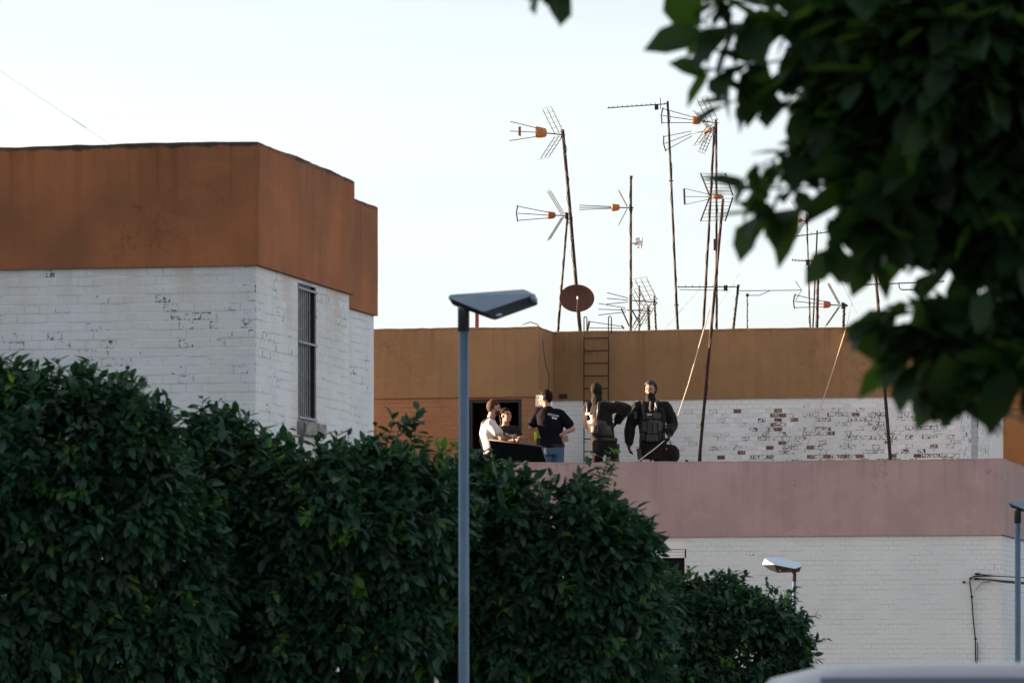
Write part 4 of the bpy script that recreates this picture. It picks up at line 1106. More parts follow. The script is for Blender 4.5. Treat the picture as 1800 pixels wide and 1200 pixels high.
# ================================================================== people on the terrace
TMP = bpy.data.scenes.new('tmp')
def cloth(name, col, rough=.85, bump=.5, var=.3, vs=14, spec=.12, sheen=0):
    m = mat(name, col, rough, spec, bump=bump, bscale=26, var=var, vscale=vs)
    b = m.node_tree.nodes['Principled BSDF']; b.inputs['Sheen Weight'].default_value = sheen; b.inputs['Sheen Roughness'].default_value = .4
    return m
SK = mat('skin', (.42, .235, .165), .5, .4, var=.18, vscale=30)
SK2 = mat('skin warm', (.40, .22, .15), .5, .4, var=.18, vscale=30)
CL = dict(black=cloth('black uniform cloth', (.014, .012, .011), sheen=.22), polo=cloth('black polo cotton', (.007, .007, .012), spec=.08), jeans=cloth('blue denim', (.085, .15, .235)),
          tee=cloth('pale pinkish cotton', (.66, .59, .56), var=.08), beige=cloth('beige cotton', (.40, .31, .23)), darktop=cloth('dark green black cotton', (.02, .026, .024)),
          nylon=mat('black nylon webbing', (.020, .018, .016), .42, .45, bump=.4, bscale=90), leather=mat('black leather', (.010, .010, .010), .5, .35),
          hair_r=mat('short auburn hair', (.075, .032, .018), .7, .2, bump=.8, bscale=160, var=.4, vscale=90), hair_b=mat('black hair', (.006, .005, .005), .7, .12, bump=.8, bscale=160),
          knit=mat('black knitted hood', (.016, .014, .012), .85, .15, bump=.5, bscale=140), helmet=mat('dark blue grey helmet', (.018, .022, .03), .55, .3),
          patch=mat('shiny fabric patch', (.45, .40, .33), .35, .6), hivis=mat('yellow high visibility fabric', (.50, .75, .03), .6), print=mat('white print', (.8, .8, .8), .7),
          eye=mat('eye', (.02, .015, .012), .2, .5), paper=mat('white paper', (.78, .78, .80), .8), card=mat('brown card', (.36, .20, .115), .85))

def voxel(mb, name, size, m, it=4, wrinkle=0, freq=9.0):
    me = mb.mesh(name, m); fix_normals(me)
    o = bpy.data.objects.new('tmp', me); TMP.collection.objects.link(o)
    md = o.modifiers.new('r', 'REMESH'); md.mode = 'VOXEL'; md.voxel_size = size; md.use_smooth_shade = True
    sm = o.modifiers.new('s', 'SMOOTH'); sm.factor = .5; sm.iterations = it
    TMP.view_layers[0].update(); dg = TMP.view_layers[0].depsgraph; dg.update()
    out = bpy.data.meshes.new_from_object(o.evaluated_get(dg)); bpy.data.objects.remove(o); out.name = name
    if wrinkle:
        for v in out.vertices:
            c = v.co; w = noise.noise(Vector((c.x*freq, c.y*freq, c.z*freq*.6)))+.5*noise.noise(Vector((c.x*freq*2.3+5, c.y*freq*2.3, c.z*freq*1.1)))
            v.co = c+v.normal*w*wrinkle
    if not out.materials: out.materials.append(m)
    out.polygons.foreach_set('use_smooth', [True]*len(out.polygons)); out.update()
    return out

def head_prims(b, c, f, u, k=1.0):
    f = f.normalized(); s = f.cross(u).normalized(); u = s.cross(f).normalized(); E = b.ell
    E(c+(u*.020-f*.010)*k, (s*.073*k, f*.092*k, u*.095*k))
    E(c+(f*.022-u*.045)*k, (s*.056*k, f*.066*k, u*.070*k))
    E(c+(f*.055-u*.088)*k, (s*.028*k, f*.030*k, u*.024*k))
    b.cap(c+(f*.084+u*.014)*k, c+(f*.106-u*.022)*k, .009*k, .014*k)
    E(c+(f*.078+u*.030)*k, (s*.050*k, f*.014*k, u*.011*k))
    E(c+(f*.084-u*.055)*k, (s*.022*k, f*.011*k, u*.011*k))
    for q in (1, -1):
        E(c+(s*.075*q-u*.006-f*.006)*k, (s*.011*k, f*.019*k, u*.031*k))
        E(c+(s*.036*q+f*.060-u*.028)*k, (s*.024*k, f*.02*k, u*.026*k))
    return f, s, u

def hand_prims(b, w, d, n, side, curl=.5, k=1.0):
    """wrist, finger direction, palm normal, thumb side"""
    d = Vector(d).normalized(); n = Vector(n); n = (n-d*n.dot(d)).normalized(); sd = d.cross(n)*side; w = Vector(w)
    b.ell(w+d*.048*k, (d*.054*k, sd*.043*k, n*.018*k))
    for o, L in zip((.031, .011, -.010, -.029), (.070, .080, .074, .058)):
        a = w+d*.085*k+sd*o*k; c1 = (d*math.cos(curl*.6)+n*math.sin(curl*.6)); c2 = (d*math.cos(curl*1.7)+n*math.sin(curl*1.7))
        m_ = a+c1*L*.55*k; b.cap(a, m_, .0098*k, .009*k, n=8); b.cap(m_, m_+c2*L*.5*k, .009*k, .0078*k, n=8)
    a = w+d*.022*k+sd*.034*k; m_ = a+(d*.65+sd*.55+n*.3).normalized()*.042*k; b.cap(a, m_, .0125*k, .0105*k, n=8); b.cap(m_, m_+(d*.9+sd*.1+n*.4).normalized()*.034*k, .010*k, .0085*k, n=8)

def torso(b, pel, ch, nk, fh, fs, w=1, g=0, low=-.10, hips=.165, belly=.145, chest=.175, sh=.165, dep=1.0, topw=.075):
    """loft from crotch to neck; g = cloth thickness"""
    sh_ = Vector((fs.y, -fs.x, 0)).normalized(); hp = Vector((fh.y, -fh.x, 0)).normalized(); fs = fs.normalized(); fh = fh.normalized()
    wa = pel.lerp(ch, .45); sl = ch.lerp(nk, .62); sl2 = ch.lerp(nk, .86)
    R_ = [(pel+Vector((0, 0, low)), hp*(hips*.86+g), fh*(.105*dep+g)), (pel, hp*(hips+g), fh*(.118*dep+g)), (wa, (hp+sh_).normalized()*(belly+g), (fh+fs).normalized()*(.102*dep+g)),
          (ch, sh_*(chest+g), fs*(.125*dep+g)), (sl, sh_*(sh+g), fs*(.108*dep+g)), (sl2, sh_*(sh*.72+g), fs*(.080*dep+g)), (nk, sh_*(topw+g*.5), fs*(.065+g*.5))]
    b.loft([(c, a*w if False else a, bb) for c, a, bb in R_], 22)

V3 = lambda *a: Vector(a)
def person(px, Y, label, j, fh, fs, fhead, headu=(0, 0, 1), skin=SK, curls=(.5, .5), hk=1.0, palms=(None, None)):
    root = empty('person', (P(px, HZ, Y).x, Y, PR), 0, label=label, cat='person', group=None)
    j = {k: Vector(v) for k, v in j.items()}
    b = MB(); f, s, u = head_prims(b, j['head'], Vector(fhead), Vector(headu), hk)
    b.cap(j['neck']-Vector((0, 0, .05)), j['head']-u*.05-f*.015, .062, .056)
    torso(b, j['pelvis'], j['chest'], j['neck'], Vector(fh), Vector(fs), g=-.006)
    for q, i in (('l', 0), ('r', 1)):
        sh, el, wr = j['sh_'+q], j['el_'+q], j['wr_'+q]
        b.cap(j['neck'].lerp(sh, .5)-Vector((0, 0, .03)), sh, .055, .056); b.cap(sh, el, .050, .039); b.cap(el, wr, .041, .027)
        hd = Vector(j.get('hd_'+q, wr-el)); pn = palms[i] or (Vector((1, 0, 0)) if q == 'l' else Vector((-1, 0, 0)))
        hand_prims(b, wr+hd.normalized()*.012, hd, pn, 1 if q == 'l' else -1, curls[i])
        hp, kn, an = j['hp_'+q], j['kn_'+q], j['an_'+q]
        b.cap(hp, kn, .078, .054); b.cap(kn, an, .054, .036); b.cap(an-Vector((0, 0, .03)), an+Vector(fh).normalized()*.15-Vector((0, 0, .05)), .038, .03)
    body = put('body', voxel(b, 'body', .0095, skin, 3), root)
    for q in (1, -1):
        e_ = MB(); e_.ell(j['head']+(f*.082+s*.033*q+u*.008)*hk, (s*.018, f*.010, u*.010), 8, 6); e_.build('eye', CL['eye'], body, True)
    return root, j, f, s, u

def garment(root, name, m, fill, vox=.013, it=3, wr=.006, freq=9.0, label=None):
    b = MB(); fill(b); o = put(name, voxel(b, name, vox, m, it, wr, freq), root)
    if label: o['label'] = label
    return o

def trousers(root, j, fh, m, g=.016, low=-.06, top=.10, ank=.0, wr=.008):
    def fill(b):
        hp = Vector((fh[1], -fh[0], 0)).normalized(); f = Vector(fh).normalized(); p = j['pelvis']
        b.loft([(p+Vector((0, 0, -.12)), hp*(.15+g), f*(.105+g)), (p, hp*(.166+g), f*(.12+g)), (p+Vector((0, 0, top)), hp*(.150+g), f*(.105+g))], 20)
        for q in 'lr': b.cap(j['hp_'+q], j['kn_'+q], .080+g, .058+g); b.cap(j['kn_'+q], j['an_'+q]+Vector((0, 0, .05+ank)), .056+g, .048+g)
    return garment(root, 'trousers', m, fill, .014, 3, wr, 8)
def shoes(root, j, fh, m):
    for q in 'lr':
        b = MB(); a = j['an_'+q]; f = Vector(fh).normalized()
        b.cap(a+Vector((0, 0, .06)), a-Vector((0, 0, .03)), .052, .05); b.cap(a-Vector((0, 0, .04))-f*.03, a+f*.16-Vector((0, 0, .048)), .046, .038)
        me = voxel(b, 'shoe', .012, m, 2)
        for v in me.vertices: v.co.z = max(v.co.z, .001)
        put('shoe', me, root)
def shirt(root, j, fh, fs, m, name='shirt', g=.016, sleeve=.62, low=-.07, wr=.007, sl_r=.016, collar=True, **k):
    def fill(b):
        torso(b, j['pelvis'], j['chest'], j['neck'], Vector(fh), Vector(fs), g=g, low=low, **k)
        for q in 'lr':
            sh, el, w_ = j['sh_'+q], j['el_'+q], j['wr_'+q]
            b.cap(j['neck'].lerp(sh, .45)-Vector((0, 0, .03)), sh, .058+g, .060+g)
            if sleeve <= 1: b.cap(sh, sh.lerp(el, sleeve), .056+g, .050+sl_r+g*.6)
            else: b.cap(sh, el, .058+g, .048+g); b.cap(el, el.lerp(w_, sleeve-1), .047+g, .033+g)
        if collar: b.loft([(j['neck']-Vector((0, 0, .02)), (.078, 0, 0), (0, .07, 0)), (j['neck']+Vector((0, 0, .025)), (.066, 0, 0), (0, .062, 0))], 16)
    return garment(root, name, m, fill, .012, 3, wr, 10)
def hair_cap(root, c, f, s, u, m, name='hair', k=1.0, front=.35, low=-.35, ears=True, t=.010):
    """scalp shell: skull ellipsoid grown by t, opened over the face"""
    b = MB(); b.ell(c+(u*.020-f*.010)*k, (s*(.073*k+t), f*(.092*k+t), u*(.095*k+t)), 26, 18)
    me = b.mesh(name, m, True); bm = bmesh.new(); bm.from_mesh(me)
    kill = []
    for v in bm.verts:
        q = v.co-c; a, h = q.dot(f)/.1, q.dot(u)/.1
        if (a > front and h < .62-.0*a) or (h < low and a > -.55) or h < low-.45 or (ears and abs(q.dot(s)) > .058*k and -.32 < a < .34 and h < .26): kill.append(v)
    bmesh.ops.delete(bm, geom=kill, context='VERTS')
    bmesh.ops.solidify(bm, geom=bm.faces[:], thickness=-.006)
    bm.to_mesh(me); bm.free()
    for v in me.vertices: v.co += v.normal*.004*noise.noise(v.co*40)
    return put(name, me, root)
def rbox(root, name, c, ax, m, bv=.012, label=None):
    """bevelled box: centre, three half-axis vectors"""
    c = Vector(c); a, b_, d_ = [Vector(x) for x in ax]; vs = [c+a*i+b_*k+d_*l for l in (-1, 1) for k in (-1, 1) for i in (-1, 1)]
    b = MB(); b.add(vs, [(0, 2, 3, 1), (4, 5, 7, 6), (0, 1, 5, 4), (2, 6, 7, 3), (0, 4, 6, 2), (1, 3, 7, 5)]); me = b.mesh(name, m); bevel_mesh(me, bv, 2)
    o = put(name, me, root)
    if label: o['label'] = label
    return o

# ---- man in the pale T-shirt, arms crossed, sling strap
jA = dict(pelvis=(-.02, 0, .84), chest=(-.075, 0, 1.13), neck=(-.065, 0, 1.345), head=(.005, 0, 1.515), sh_r=(-.055, -.165, 1.275), sh_l=(-.05, .16, 1.285), el_r=(.125, -.225, 1.055), el_l=(.16, .2, 1.04), wr_r=(.27, -.03, 1.085), wr_l=(.19, -.09, 1.10),
          hp_l=(0, .09, .82), hp_r=(0, -.09, .82), kn_l=(.10, .1, .44), kn_r=(.10, -.1, .44), an_l=(.03, .1, .09), an_r=(.03, -.1, .09))
fA = (1, -.05, 0)
A, j, f, s, u = person(868, 74.25, 'man with short auburn hair and beard, pale T-shirt and dark shoulder strap, arms crossed', jA, fA, fA, (.93, .36, .0), skin=SK2, palms=(V3(0, -1, 0), V3(0, 1, 0)))
shirt(A, j, fA, fA, CL['tee'], 't_shirt', sleeve=.55, collar=False); trousers(A, j, fA, CL['beige']); shoes(A, j, fA, CL['leather'])
hair_cap(A, j['head'], f, s, u, CL['hair_r'], front=.45, low=-.25)
b = MB(); b.ell(j['head']+f*.030-u*.066, (s*.061, f*.066, u*.052)); b.ell(j['head']+f*.058-u*.092, (s*.034, f*.034, u*.027)); put('beard', voxel(b, 'beard', .009, CL['hair_r'], 2, .003, 60), A)
for (zz, rr) in ((0, 0),):
    b = MB(); n_ = j['neck']; b.tube([n_+V3(.09, -.02, -.14), n_+V3(.05, -.085, .0), n_+V3(-.03, -.125, .012), n_+V3(-.105, -.10, -.06), n_+V3(-.135, -.03, -.2), n_+V3(-.125, .03, -.34), n_+V3(-.09, .10, -.45)], .016, 6); b.build('shoulder_strap', CL['nylon'], A, True)
b = MB(); w_ = j['wr_r']; b.tube([w_-V3(.02, .025, .004), w_+V3(-.006, -.007, .0)], .034, 10); b.build('wristband', CL['print'], A, True)

# ---- woman, chin raised
jB = dict(pelvis=(0, .02, .83), chest=(-.02, .02, 1.06), neck=(-.035, .02, 1.275), head=(-.02, -.01, 1.425), sh_l=(.125, -.03, 1.205), sh_r=(-.17, .06, 1.215), el_l=(.20, -.09, .97), el_r=(-.19, -.02, .97), wr_l=(.02, -.215, 1.02), wr_r=(.10, -.205, 1.05),
          hp_l=(.09, 0, .81), hp_r=(-.09, .04, .81), kn_l=(.1, 0, .45), kn_r=(-.08, .04, .45), an_l=(.1, 0, .09), an_r=(-.08, .04, .09))
fB = (.4, -.9, 0)
Bp, j, f, s, u = person(892, 74.8, 'woman in a dark top with long black hair, face lifted, standing by the doorway', jB, fB, fB, (.60, -.72, .18), (-.05, .1, 1), hk=.95, palms=(V3(0, 1, 0), V3(0, 1, 0)))
shirt(Bp, j, fB, fB, CL['darktop'], 'top', sleeve=.4, collar=False, chest=.155, sh=.145, belly=.12); trousers(Bp, j, fB, CL['black']); shoes(Bp, j, fB, CL['leather'])
hair_cap(Bp, j['head'], f, s, u, CL['hair_b'], k=.95, front=.42, low=-.5, t=.014)
garment(Bp, 'long_hair', CL['hair_b'], lambda b: (b.ell(j['head']-f*.06-u*.05, (s*.075, f*.05, u*.12)), b.ell(j['head']-f*.085-u*.17, (s*.07, f*.035, u*.12))), .012, 3, .004, 30)

# ---- policeman in the black polo, seen from behind
jC = dict(pelvis=(.04, 0, .92), chest=(.01, 0, 1.22), neck=(-.025, 0, 1.50), head=(-.065, .02, 1.645), sh_l=(-.165, .03, 1.435), sh_r=(.165, -.01, 1.395), el_l=(-.275, .05, 1.205), el_r=(.345, -.03, 1.19), wr_l=(-.205, .12, 1.435), wr_r=(.165, -.07, 1.10), hd_r=(-.07, .05, -.05), hd_l=(.05, -.02, .08),
          hp_l=(-.04, 0, .9), hp_r=(.125, 0, .9), kn_l=(-.06, .0, .5), kn_r=(.13, .0, .5), an_l=(-.07, 0, .09), an_r=(.13, 0, .09))
fC = (-.18, .98, 0)
Cp, j, f, s, u = person(966, 74.0, 'policeman in black polo shirt and jeans seen from behind, one hand on hip', jC, fC, fC, (-.86, .5, -.02), (.02, 0, 1), curls=(1.0, .4), palms=(V3(.6, .4, 0), V3(0, 1, 0)))
sho = shirt(Cp, j, fC, fC, CL['polo'], 'polo_shirt', sleeve=.66, low=-.02, g=.022); trousers(Cp, j, fC, CL['jeans'], top=.06); shoes(Cp, j, fC, CL['leather'])
hair_cap(Cp, j['head'], f, s, u, CL['hair_b'], front=.5, low=-.42, t=.012)
b = MB(); b.loft([(j['pelvis']+V3(0, 0, .0), (.188, 0, 0), (0, .142, 0)), (j['pelvis']+V3(0, 0, .035), (.186, 0, 0), (0, .140, 0))], 24); b.build('belt', CL['leather'], Cp, True)
rbox(Cp, 'reflective_pouch', j['pelvis']+V3(-.245, .02, .16), ((.022, 0, .006), (0, .03, 0), (-.008, 0, .065)), CL['hivis'], .008, 'small bright yellow reflective pouch')
rbox(Cp, 'holster', j['pelvis']+V3(-.205, -.02, .05), ((.03, 0, 0), (0, .04, 0), (0, 0, .085)), CL['leather'], .01)
# lettering on the back
def letters(txt, size, x0, z0, par, shirt_ob):
    cu = bpy.data.curves.new('t', 'FONT'); cu.body = txt; cu.size = size; cu.align_x = 'CENTER'; cu.extrude = 0
    o = bpy.data.objects.new('t', cu); TMP.collection.objects.link(o); TMP.view_layers[0].update(); dg = TMP.view_layers[0].depsgraph; dg.update()
    me = bpy.data.meshes.new_from_object(o.evaluated_get(dg)); bpy.data.objects.remove(o)
    bv = BVHTree.FromPolygons([v.co.copy() for v in shirt_ob.data.vertices], [tuple(p.vertices) for p in shirt_ob.data.polygons])
    bm = bmesh.new(); bm.from_mesh(me); bmesh.ops.triangulate(bm, faces=bm.faces[:]); bmesh.ops.subdivide_edges(bm, edges=bm.edges[:], cuts=1)
    rt = math.radians(-9)
    for v in bm.verts:
        x, z = v.co.x*math.cos(rt)-v.co.y*math.sin(rt), v.co.x*math.sin(rt)+v.co.y*math.cos(rt)
        hit = bv.ray_cast(Vector((x0+x, -1, z0+z)), Vector((0, 1, 0)))
        yy = hit[0].y if hit[0] else -.1
        v.co = Vector((x0+x, yy-.004, z0+z))
    bm.to_mesh(me); bm.free(); me.materials.clear(); me.materials.append(CL['print']); return put('lettering', me, par)
letters('POLICIA', .046, .055, 1.372, sho, sho)
b = MB()
for k in range(4): b.box(.035+k*.019, .049+k*.019, -.001, .001, 0, .022)
me = b.mesh('lettering', CL['print']); bv_ = BVHTree.FromPolygons([v.co.copy() for v in sho.data.vertices], [tuple(p.vertices) for p in sho.data.polygons])
for v in me.vertices:
    x, z = v.co.x, v.co.z+1.335-(v.co.x-.05)*.16; h_ = bv_.ray_cast(Vector((x, -1, z)), Vector((0, 1, 0))); v.co = Vector((x, (h_[0].y if h_[0] else -.1)-.004+v.co.y, z))
put('lettering', me, sho)
ph = P(944.5, 703, 74.12); b = MB(); b.add([(-.03, 0, -.09), (.035, -.015, -.085), (.045, .0, .075), (-.02, .012, .085), (-.03, .004, -.09), (.035, -.011, -.085), (.045, .004, .075), (-.02, .016, .085)], [(0, 1, 2, 3), (7, 6, 5, 4), (0, 4, 5, 1), (1, 5, 6, 2), (2, 6, 7, 3), (3, 7, 4, 0)])
pap = b.build('paper', CL['paper'], None, label='white sheet of paper held up to the face by the policeman', cat='paper'); pap.location = ph
fo = rbox(None, 'folder', (0, 0, 0), ((.068, 0, .016), (0, .012, 0), (-.012, 0, .044)), CL['card'], .004); fo.location = Vector((P(966, HZ, 74.0).x, 74.0, PR))+V3(.205, -.03, 1.035)
tag(fo, 'small brown card folder tucked under the hand on the policeman\'s hip', 'folder')

# ---- officers in tactical gear
def tactical(px, Y, label, J, fh, fs, fhead, hu=(0, 0, 1), front=True, curls=(.6, .6), palms=(None, None)):
    root, j, f, s, u = person(px, Y, label, J, fh, fs, fhead, hu, curls=curls, palms=palms)
    shirt(root, j, fh, fs, CL['black'], 'jacket', g=.036, sleeve=1.95, low=-.10, wr=.017, belly=.15, sh=.185)
    trousers(root, j, fh, CL['black'], g=.026, wr=.011); shoes(root, j, fh, CL['leather'])
    fs = Vector(fs).normalized(); sd = Vector((fs.y, -fs.x, 0)).normalized()
    def vest(b):
        c, n_ = j['chest'], j['neck']; p = j['pelvis'].lerp(c, .42)
        b.loft([(p, sd*.185, fs*.158), (p.lerp(c, .5), sd*.200, fs*.172), (c, sd*.205, fs*.182), (c.lerp(n_, .45), sd*.165, fs*.165), (c.lerp(n_, .62), sd*.13, fs*.135)], 24)
    garment(root, 'plate_carrier', CL['nylon'], vest, .013, 2, .004, 18)
    for q in (1, -1):
        b = MB(); n_ = j['neck']; c = j['chest']; b.tube([c+sd*.085*q+fs*.175+V3(0, 0, .05), n_+sd*.105*q+fs*.085+V3(0, 0, .02), n_+sd*.110*q+V3(0, 0, .035), n_+sd*.105*q-fs*.09+V3(0, 0, .015), c+sd*.09*q-fs*.175+V3(0, 0, .05)], .024, 8); b.build('shoulder_strap', CL['nylon'], root, True)
    for q in 'lr':
        w_ = j['wr_'+q]; hd = j.get('hd_'+q, w_-j['el_'+q]); b = MB(); i = 0 if q == 'l' else 1
        pn = palms[i] or (Vector((1, 0, 0)) if q == 'l' else Vector((-1, 0, 0)))
        hand_prims(b, w_+hd.normalized()*.010, hd, pn, 1 if q == 'l' else -1, curls[i], 1.16); b.cap(w_-hd.normalized()*.05, w_+hd.normalized()*.03, .043, .04)
        put('glove', voxel(b, 'glove', .010, CL['leather'], 2), root)
    b = MB(); p = j['pelvis']+V3(0, 0, .06); b.loft([(p, sd*.208, fs*.162), (p+V3(0, 0, .05), sd*.206, fs*.160)], 24); b.build('belt', CL['nylon'], root, True)
    return root, j, f, s, u, sd, fs

jD = dict(pelvis=(.025, 0, .95), chest=(-.045, 0, 1.28), neck=(-.09, .01, 1.565), head=(-.095, .03, 1.765), sh_l=(-.20, .10, 1.505), sh_r=(.085, -.09, 1.515), el_l=(-.20, .24, 1.26), el_r=(.34, -.10, 1.50), wr_l=(.0, .36, 1.27), wr_r=(.22, .08, 1.335),
          hp_l=(-.075, .04, .93), hp_r=(.12, -.04, .93), kn_l=(-.115, .05, .5), kn_r=(.175, -.02, .5), an_l=(-.13, .05, .10), an_r=(.19, -.04, .10))
D, j, f, s, u, sd, fs = tactical(1060, 74.2, 'masked officer in black tactical gear seen from behind, elbow raised, near the ladder', jD, (.45, .89, 0), (.62, .78, 0), (.55, .83, -.08))
garment(D, 'balaclava', CL['knit'], lambda b: (head_prims(b, j['head'], f, u, 1.06), b.ell(j['head']+u*.035-f*.01, (s*.083, f*.10, u*.085)), b.cap(j['neck']-V3(0, 0, .02), j['head']-u*.04, .092, .074)), .011, 3, .005, 26)
rbox(D, 'pouch', j['chest']-fs*.185+sd*.05+V3(0, 0, -.10), (sd*.06, fs*.03, V3(0, 0, .07)), CL['nylon'], .022)
rbox(D, 'reflective_patch', j['chest']-fs*.175-sd*.09+V3(0, 0, .14), (sd*.045, fs*.008, V3(0, 0, .018)), CL['patch'], .004, 'pale shiny patch on the back of the shoulder')
b = MB(); b.cap(j['el_r']+V3(-.06, -.02, .06), j['el_r']+V3(-.17, -.0, .085), .035, .03); put('elbow_pad', voxel(b, 'elbow_pad', .012, CL['nylon'], 2, .006, 20), D)
rbox(D, 'thigh_holster', (.205, -.04, .84), ((.032, 0, 0), (0, .05, 0), (.01, 0, .135)), CL['nylon'], .015)
b = MB(); b.tube([(-.185, -.06, .86), (-.08, -.14, .80), (.05, -.14, .75), (.16, -.08, .70)], .014, 6); b.build('leg_strap', CL['nylon'], D, True)
rbox(D, 'buckle', (.02, -.15, .765), ((.022, 0, -.008), (0, .008, 0), (.006, 0, .018)), CL['patch'], .004)

jE = dict(pelvis=(.02, 0, .95), chest=(.005, 0, 1.29), neck=(-.005, 0, 1.575), head=(-.015, -.03, 1.785), sh_r=(-.205, 0, 1.525), sh_l=(.215, 0, 1.525), el_r=(-.315, .03, 1.25), el_l=(.325, .06, 1.27), wr_r=(-.335, -.05, 1.0), wr_l=(.265, -.15, 1.145), hd_r=(.0, -.02, -.1), hd_l=(-.01, -.03, -.06),
          hp_l=(.12, 0, .93), hp_r=(-.08, 0, .93), kn_l=(.15, -.03, .5), kn_r=(-.105, -.03, .5), an_l=(.17, 0, .10), an_r=(-.12, 0, .10))
E, j, f, s, u, sd, fs = tactical(1145, 74.3, 'bearded officer in black tactical gear and cap facing the street, holding a rope', jE, (-.1, -1, 0), (-.28, -.96, 0), (-.34, -.94, -.05), curls=(1.2, .7), palms=(V3(-1, .2, 0), V3(1, 0, 0)))
hair_cap(E, j['head'], f, s, u, CL['helmet'], 'helmet', ears=False, front=.30, low=-.5, t=.022)
b = MB(); b.ell(j['head']+f*.034-u*.062, (s*.057, f*.060, u*.045)); put('beard', voxel(b, 'beard', .009, CL['hair_b'], 2, .003, 60), E)
garment(E, 'neck_gaiter', CL['knit'], lambda b: (b.cap(j['neck']-V3(0, 0, .03), j['head']-u*.10-f*.0, .092, .07), b.ell(j['head']+f*.028-u*.085, (s*.062, f*.062, u*.035))), .012, 3, .006, 24)
for k, (x, z, w_, h) in enumerate(((-.115, 1.22, .036, .075), (-.035, 1.20, .036, .08), (.045, 1.20, .036, .08), (.125, 1.22, .034, .07), (-.08, 1.38, .05, .04), (.07, 1.39, .06, .045), (.0, 1.06, .09, .055), (-.14, 1.08, .035, .06), (.14, 1.08, .035, .06))):
    rbox(E, 'pouch', (x+.005, -.195+abs(x)*.42, z), ((w_, -.0+x*.25, 0), (0, .034, 0), (0, 0, h)), CL['nylon'], .010)
b = MB(); b.cap((-.115, -.19, 1.42), (-.115, -.19, 1.33), .02, .024); b.tube([(-.11, -.19, 1.42), (-.105, -.18, 1.52), (-.09, -.16, 1.60)], .006, 6); put('radio', b.mesh('radio', CL['leather'], True), E)
rbox(E, 'name_tape', (-.035, -.222, 1.405), ((.035, 0, 0), (0, .004, 0), (0, 0, .012)), CL['patch'], .003)
b = MB(); b.tube([(-.02, -.17, 1.60), (-.035, -.21, 1.50), (-.02, -.225, 1.455)], .014, 6); b.tube([(.05, -.15, 1.58), (.075, -.2, 1.50)], .008, 6); b.build('hose', CL['patch'], E, True)
rbox(E, 'shoulder_pouch', (-.24, -.07, 1.40), ((.028, 0, .01), (0, .03, 0), (-.01, 0, .055)), CL['nylon'], .012)
rbox(E, 'arm_patch', (.262, -.05, 1.46), ((.022, .012, .0), (0, .006, 0), (.008, 0, .012)), CL['patch'], .003)
rbox(E, 'thigh_holster', (-.175, -.06, .80), ((.035, 0, 0), (0, .05, 0), (-.01, 0, .11)), CL['nylon'], .015)
rbox(E, 'knee_pad_strap', (-.085, -.115, .73), ((.06, 0, .0), (0, .008, 0), (0, 0, .02)), CL['patch'], .004)
garment(E, 'coat_skirt', CL['black'], lambda b: b.loft([(j['pelvis']+V3(0, 0, -.20), (.215, 0, 0), (0, .155, 0)), (j['pelvis']+V3(0, 0, -.05), (.215, 0, 0), (0, .160, 0)), (j['pelvis']+V3(0, 0, .12), (.19, 0, 0), (0, .15, 0))], 20), .014, 3, .010, 9)

er = Vector((P(1145, HZ, 74.3).x, 74.3, PR))
bag = empty('bag', er+V3(.20, -.02, .001), 0, label='black rounded kit bag standing beside the officer\'s leg, small red mark on it', cat='bag')
b = MB(); b.ell((.02, 0, .82), ((.20, 0, .045), (0, .11, 0), (-.05, 0, .155))); b.ell((.11, .01, .86), ((.09, 0, .02), (0, .09, 0), (-.02, 0, .11))); b.ell((.0, 0, .58), ((.16, 0, 0), (0, .11, 0), (0, 0, .26))); b.cap((-.02, 0, .12), (-.02, 0, .55), .12, .13)
me = voxel(b, 'sack', .012, CL['black'], 2, .030, 9)
for v in me.vertices: v.co.z = max(v.co.z, 0)
put('sack', me, bag)
rbox(bag, 'red_mark', (.02, -.125, .90), ((.02, 0, .004), (0, .004, 0), (-.004, 0, .016)), mat('red mark', (.35, .02, .03), .6), .003)
b = MB(); b.tube([(-.02, -.05, .93), (.02, -.10, 1.0), (.05, -.14, 1.06), (.08, -.10, 1.0), (.10, -.04, .93)], .008, 6); b.build('handle', CL['nylon'], bag, True)

hw = er+V3(.25, -.185, 1.075)
rope('rope', 'pale rope from the leaning prop mast through the officer\'s hand to the terrace', [P(1247, 545, 75.35), P(1226, 618, 75.1), P(1210, 675, 74.75), P(1192, 730, 74.4), hw+V3(.02, .03, .08), hw, P(1150, 789, 74.05), P(1127, 806, 74.0), P(1085, 838, 74.0), V3(P(1060, 0, 73.9).x, 73.9, PR+.01)], .009, M['rope'], 'rope')

bpy.data.scenes.remove(TMP)
# ---- black panel leaning behind the parapet
def PQ(px, py, Y): return P(px, py, Y)
qa, qb, qc, qd = P(859.5, 772.5, 73.5), P(951.5, 784.2, 73.35), P(989, 890, 73.0), P(881, 891, 73.0)
for q in (qc, qd): q.z = PR+.002
b = MB(); th = V3(0, .035, 0); o_ = qd
b.add([p-o_ for p in (qa, qb, qc, qd)]+[p+th-o_ for p in (qa, qb, qc, qd)], [(0, 3, 2, 1), (4, 5, 6, 7), (0, 1, 5, 4), (1, 2, 6, 5), (2, 3, 7, 6), (3, 0, 4, 7)])
pn = empty('panel', o_, 0, label='large black panel with thin grey rim leaning behind the pink parapet', cat='panel')
me = b.mesh('board', mat('matt black board', (.004, .004, .0045), .9, .05)); fix_normals(me); put('board', me, pn)
for a, c in ((qa, qb), (qb, qc), (qa, qd)):
    line_tube('rim', [a-o_+V3(0, -.004, 0), c-o_+V3(0, -.004, 0)], .011 if c is not qd else .007, mat('grey rim', (.09, .09, .095), .5, .3), pn)
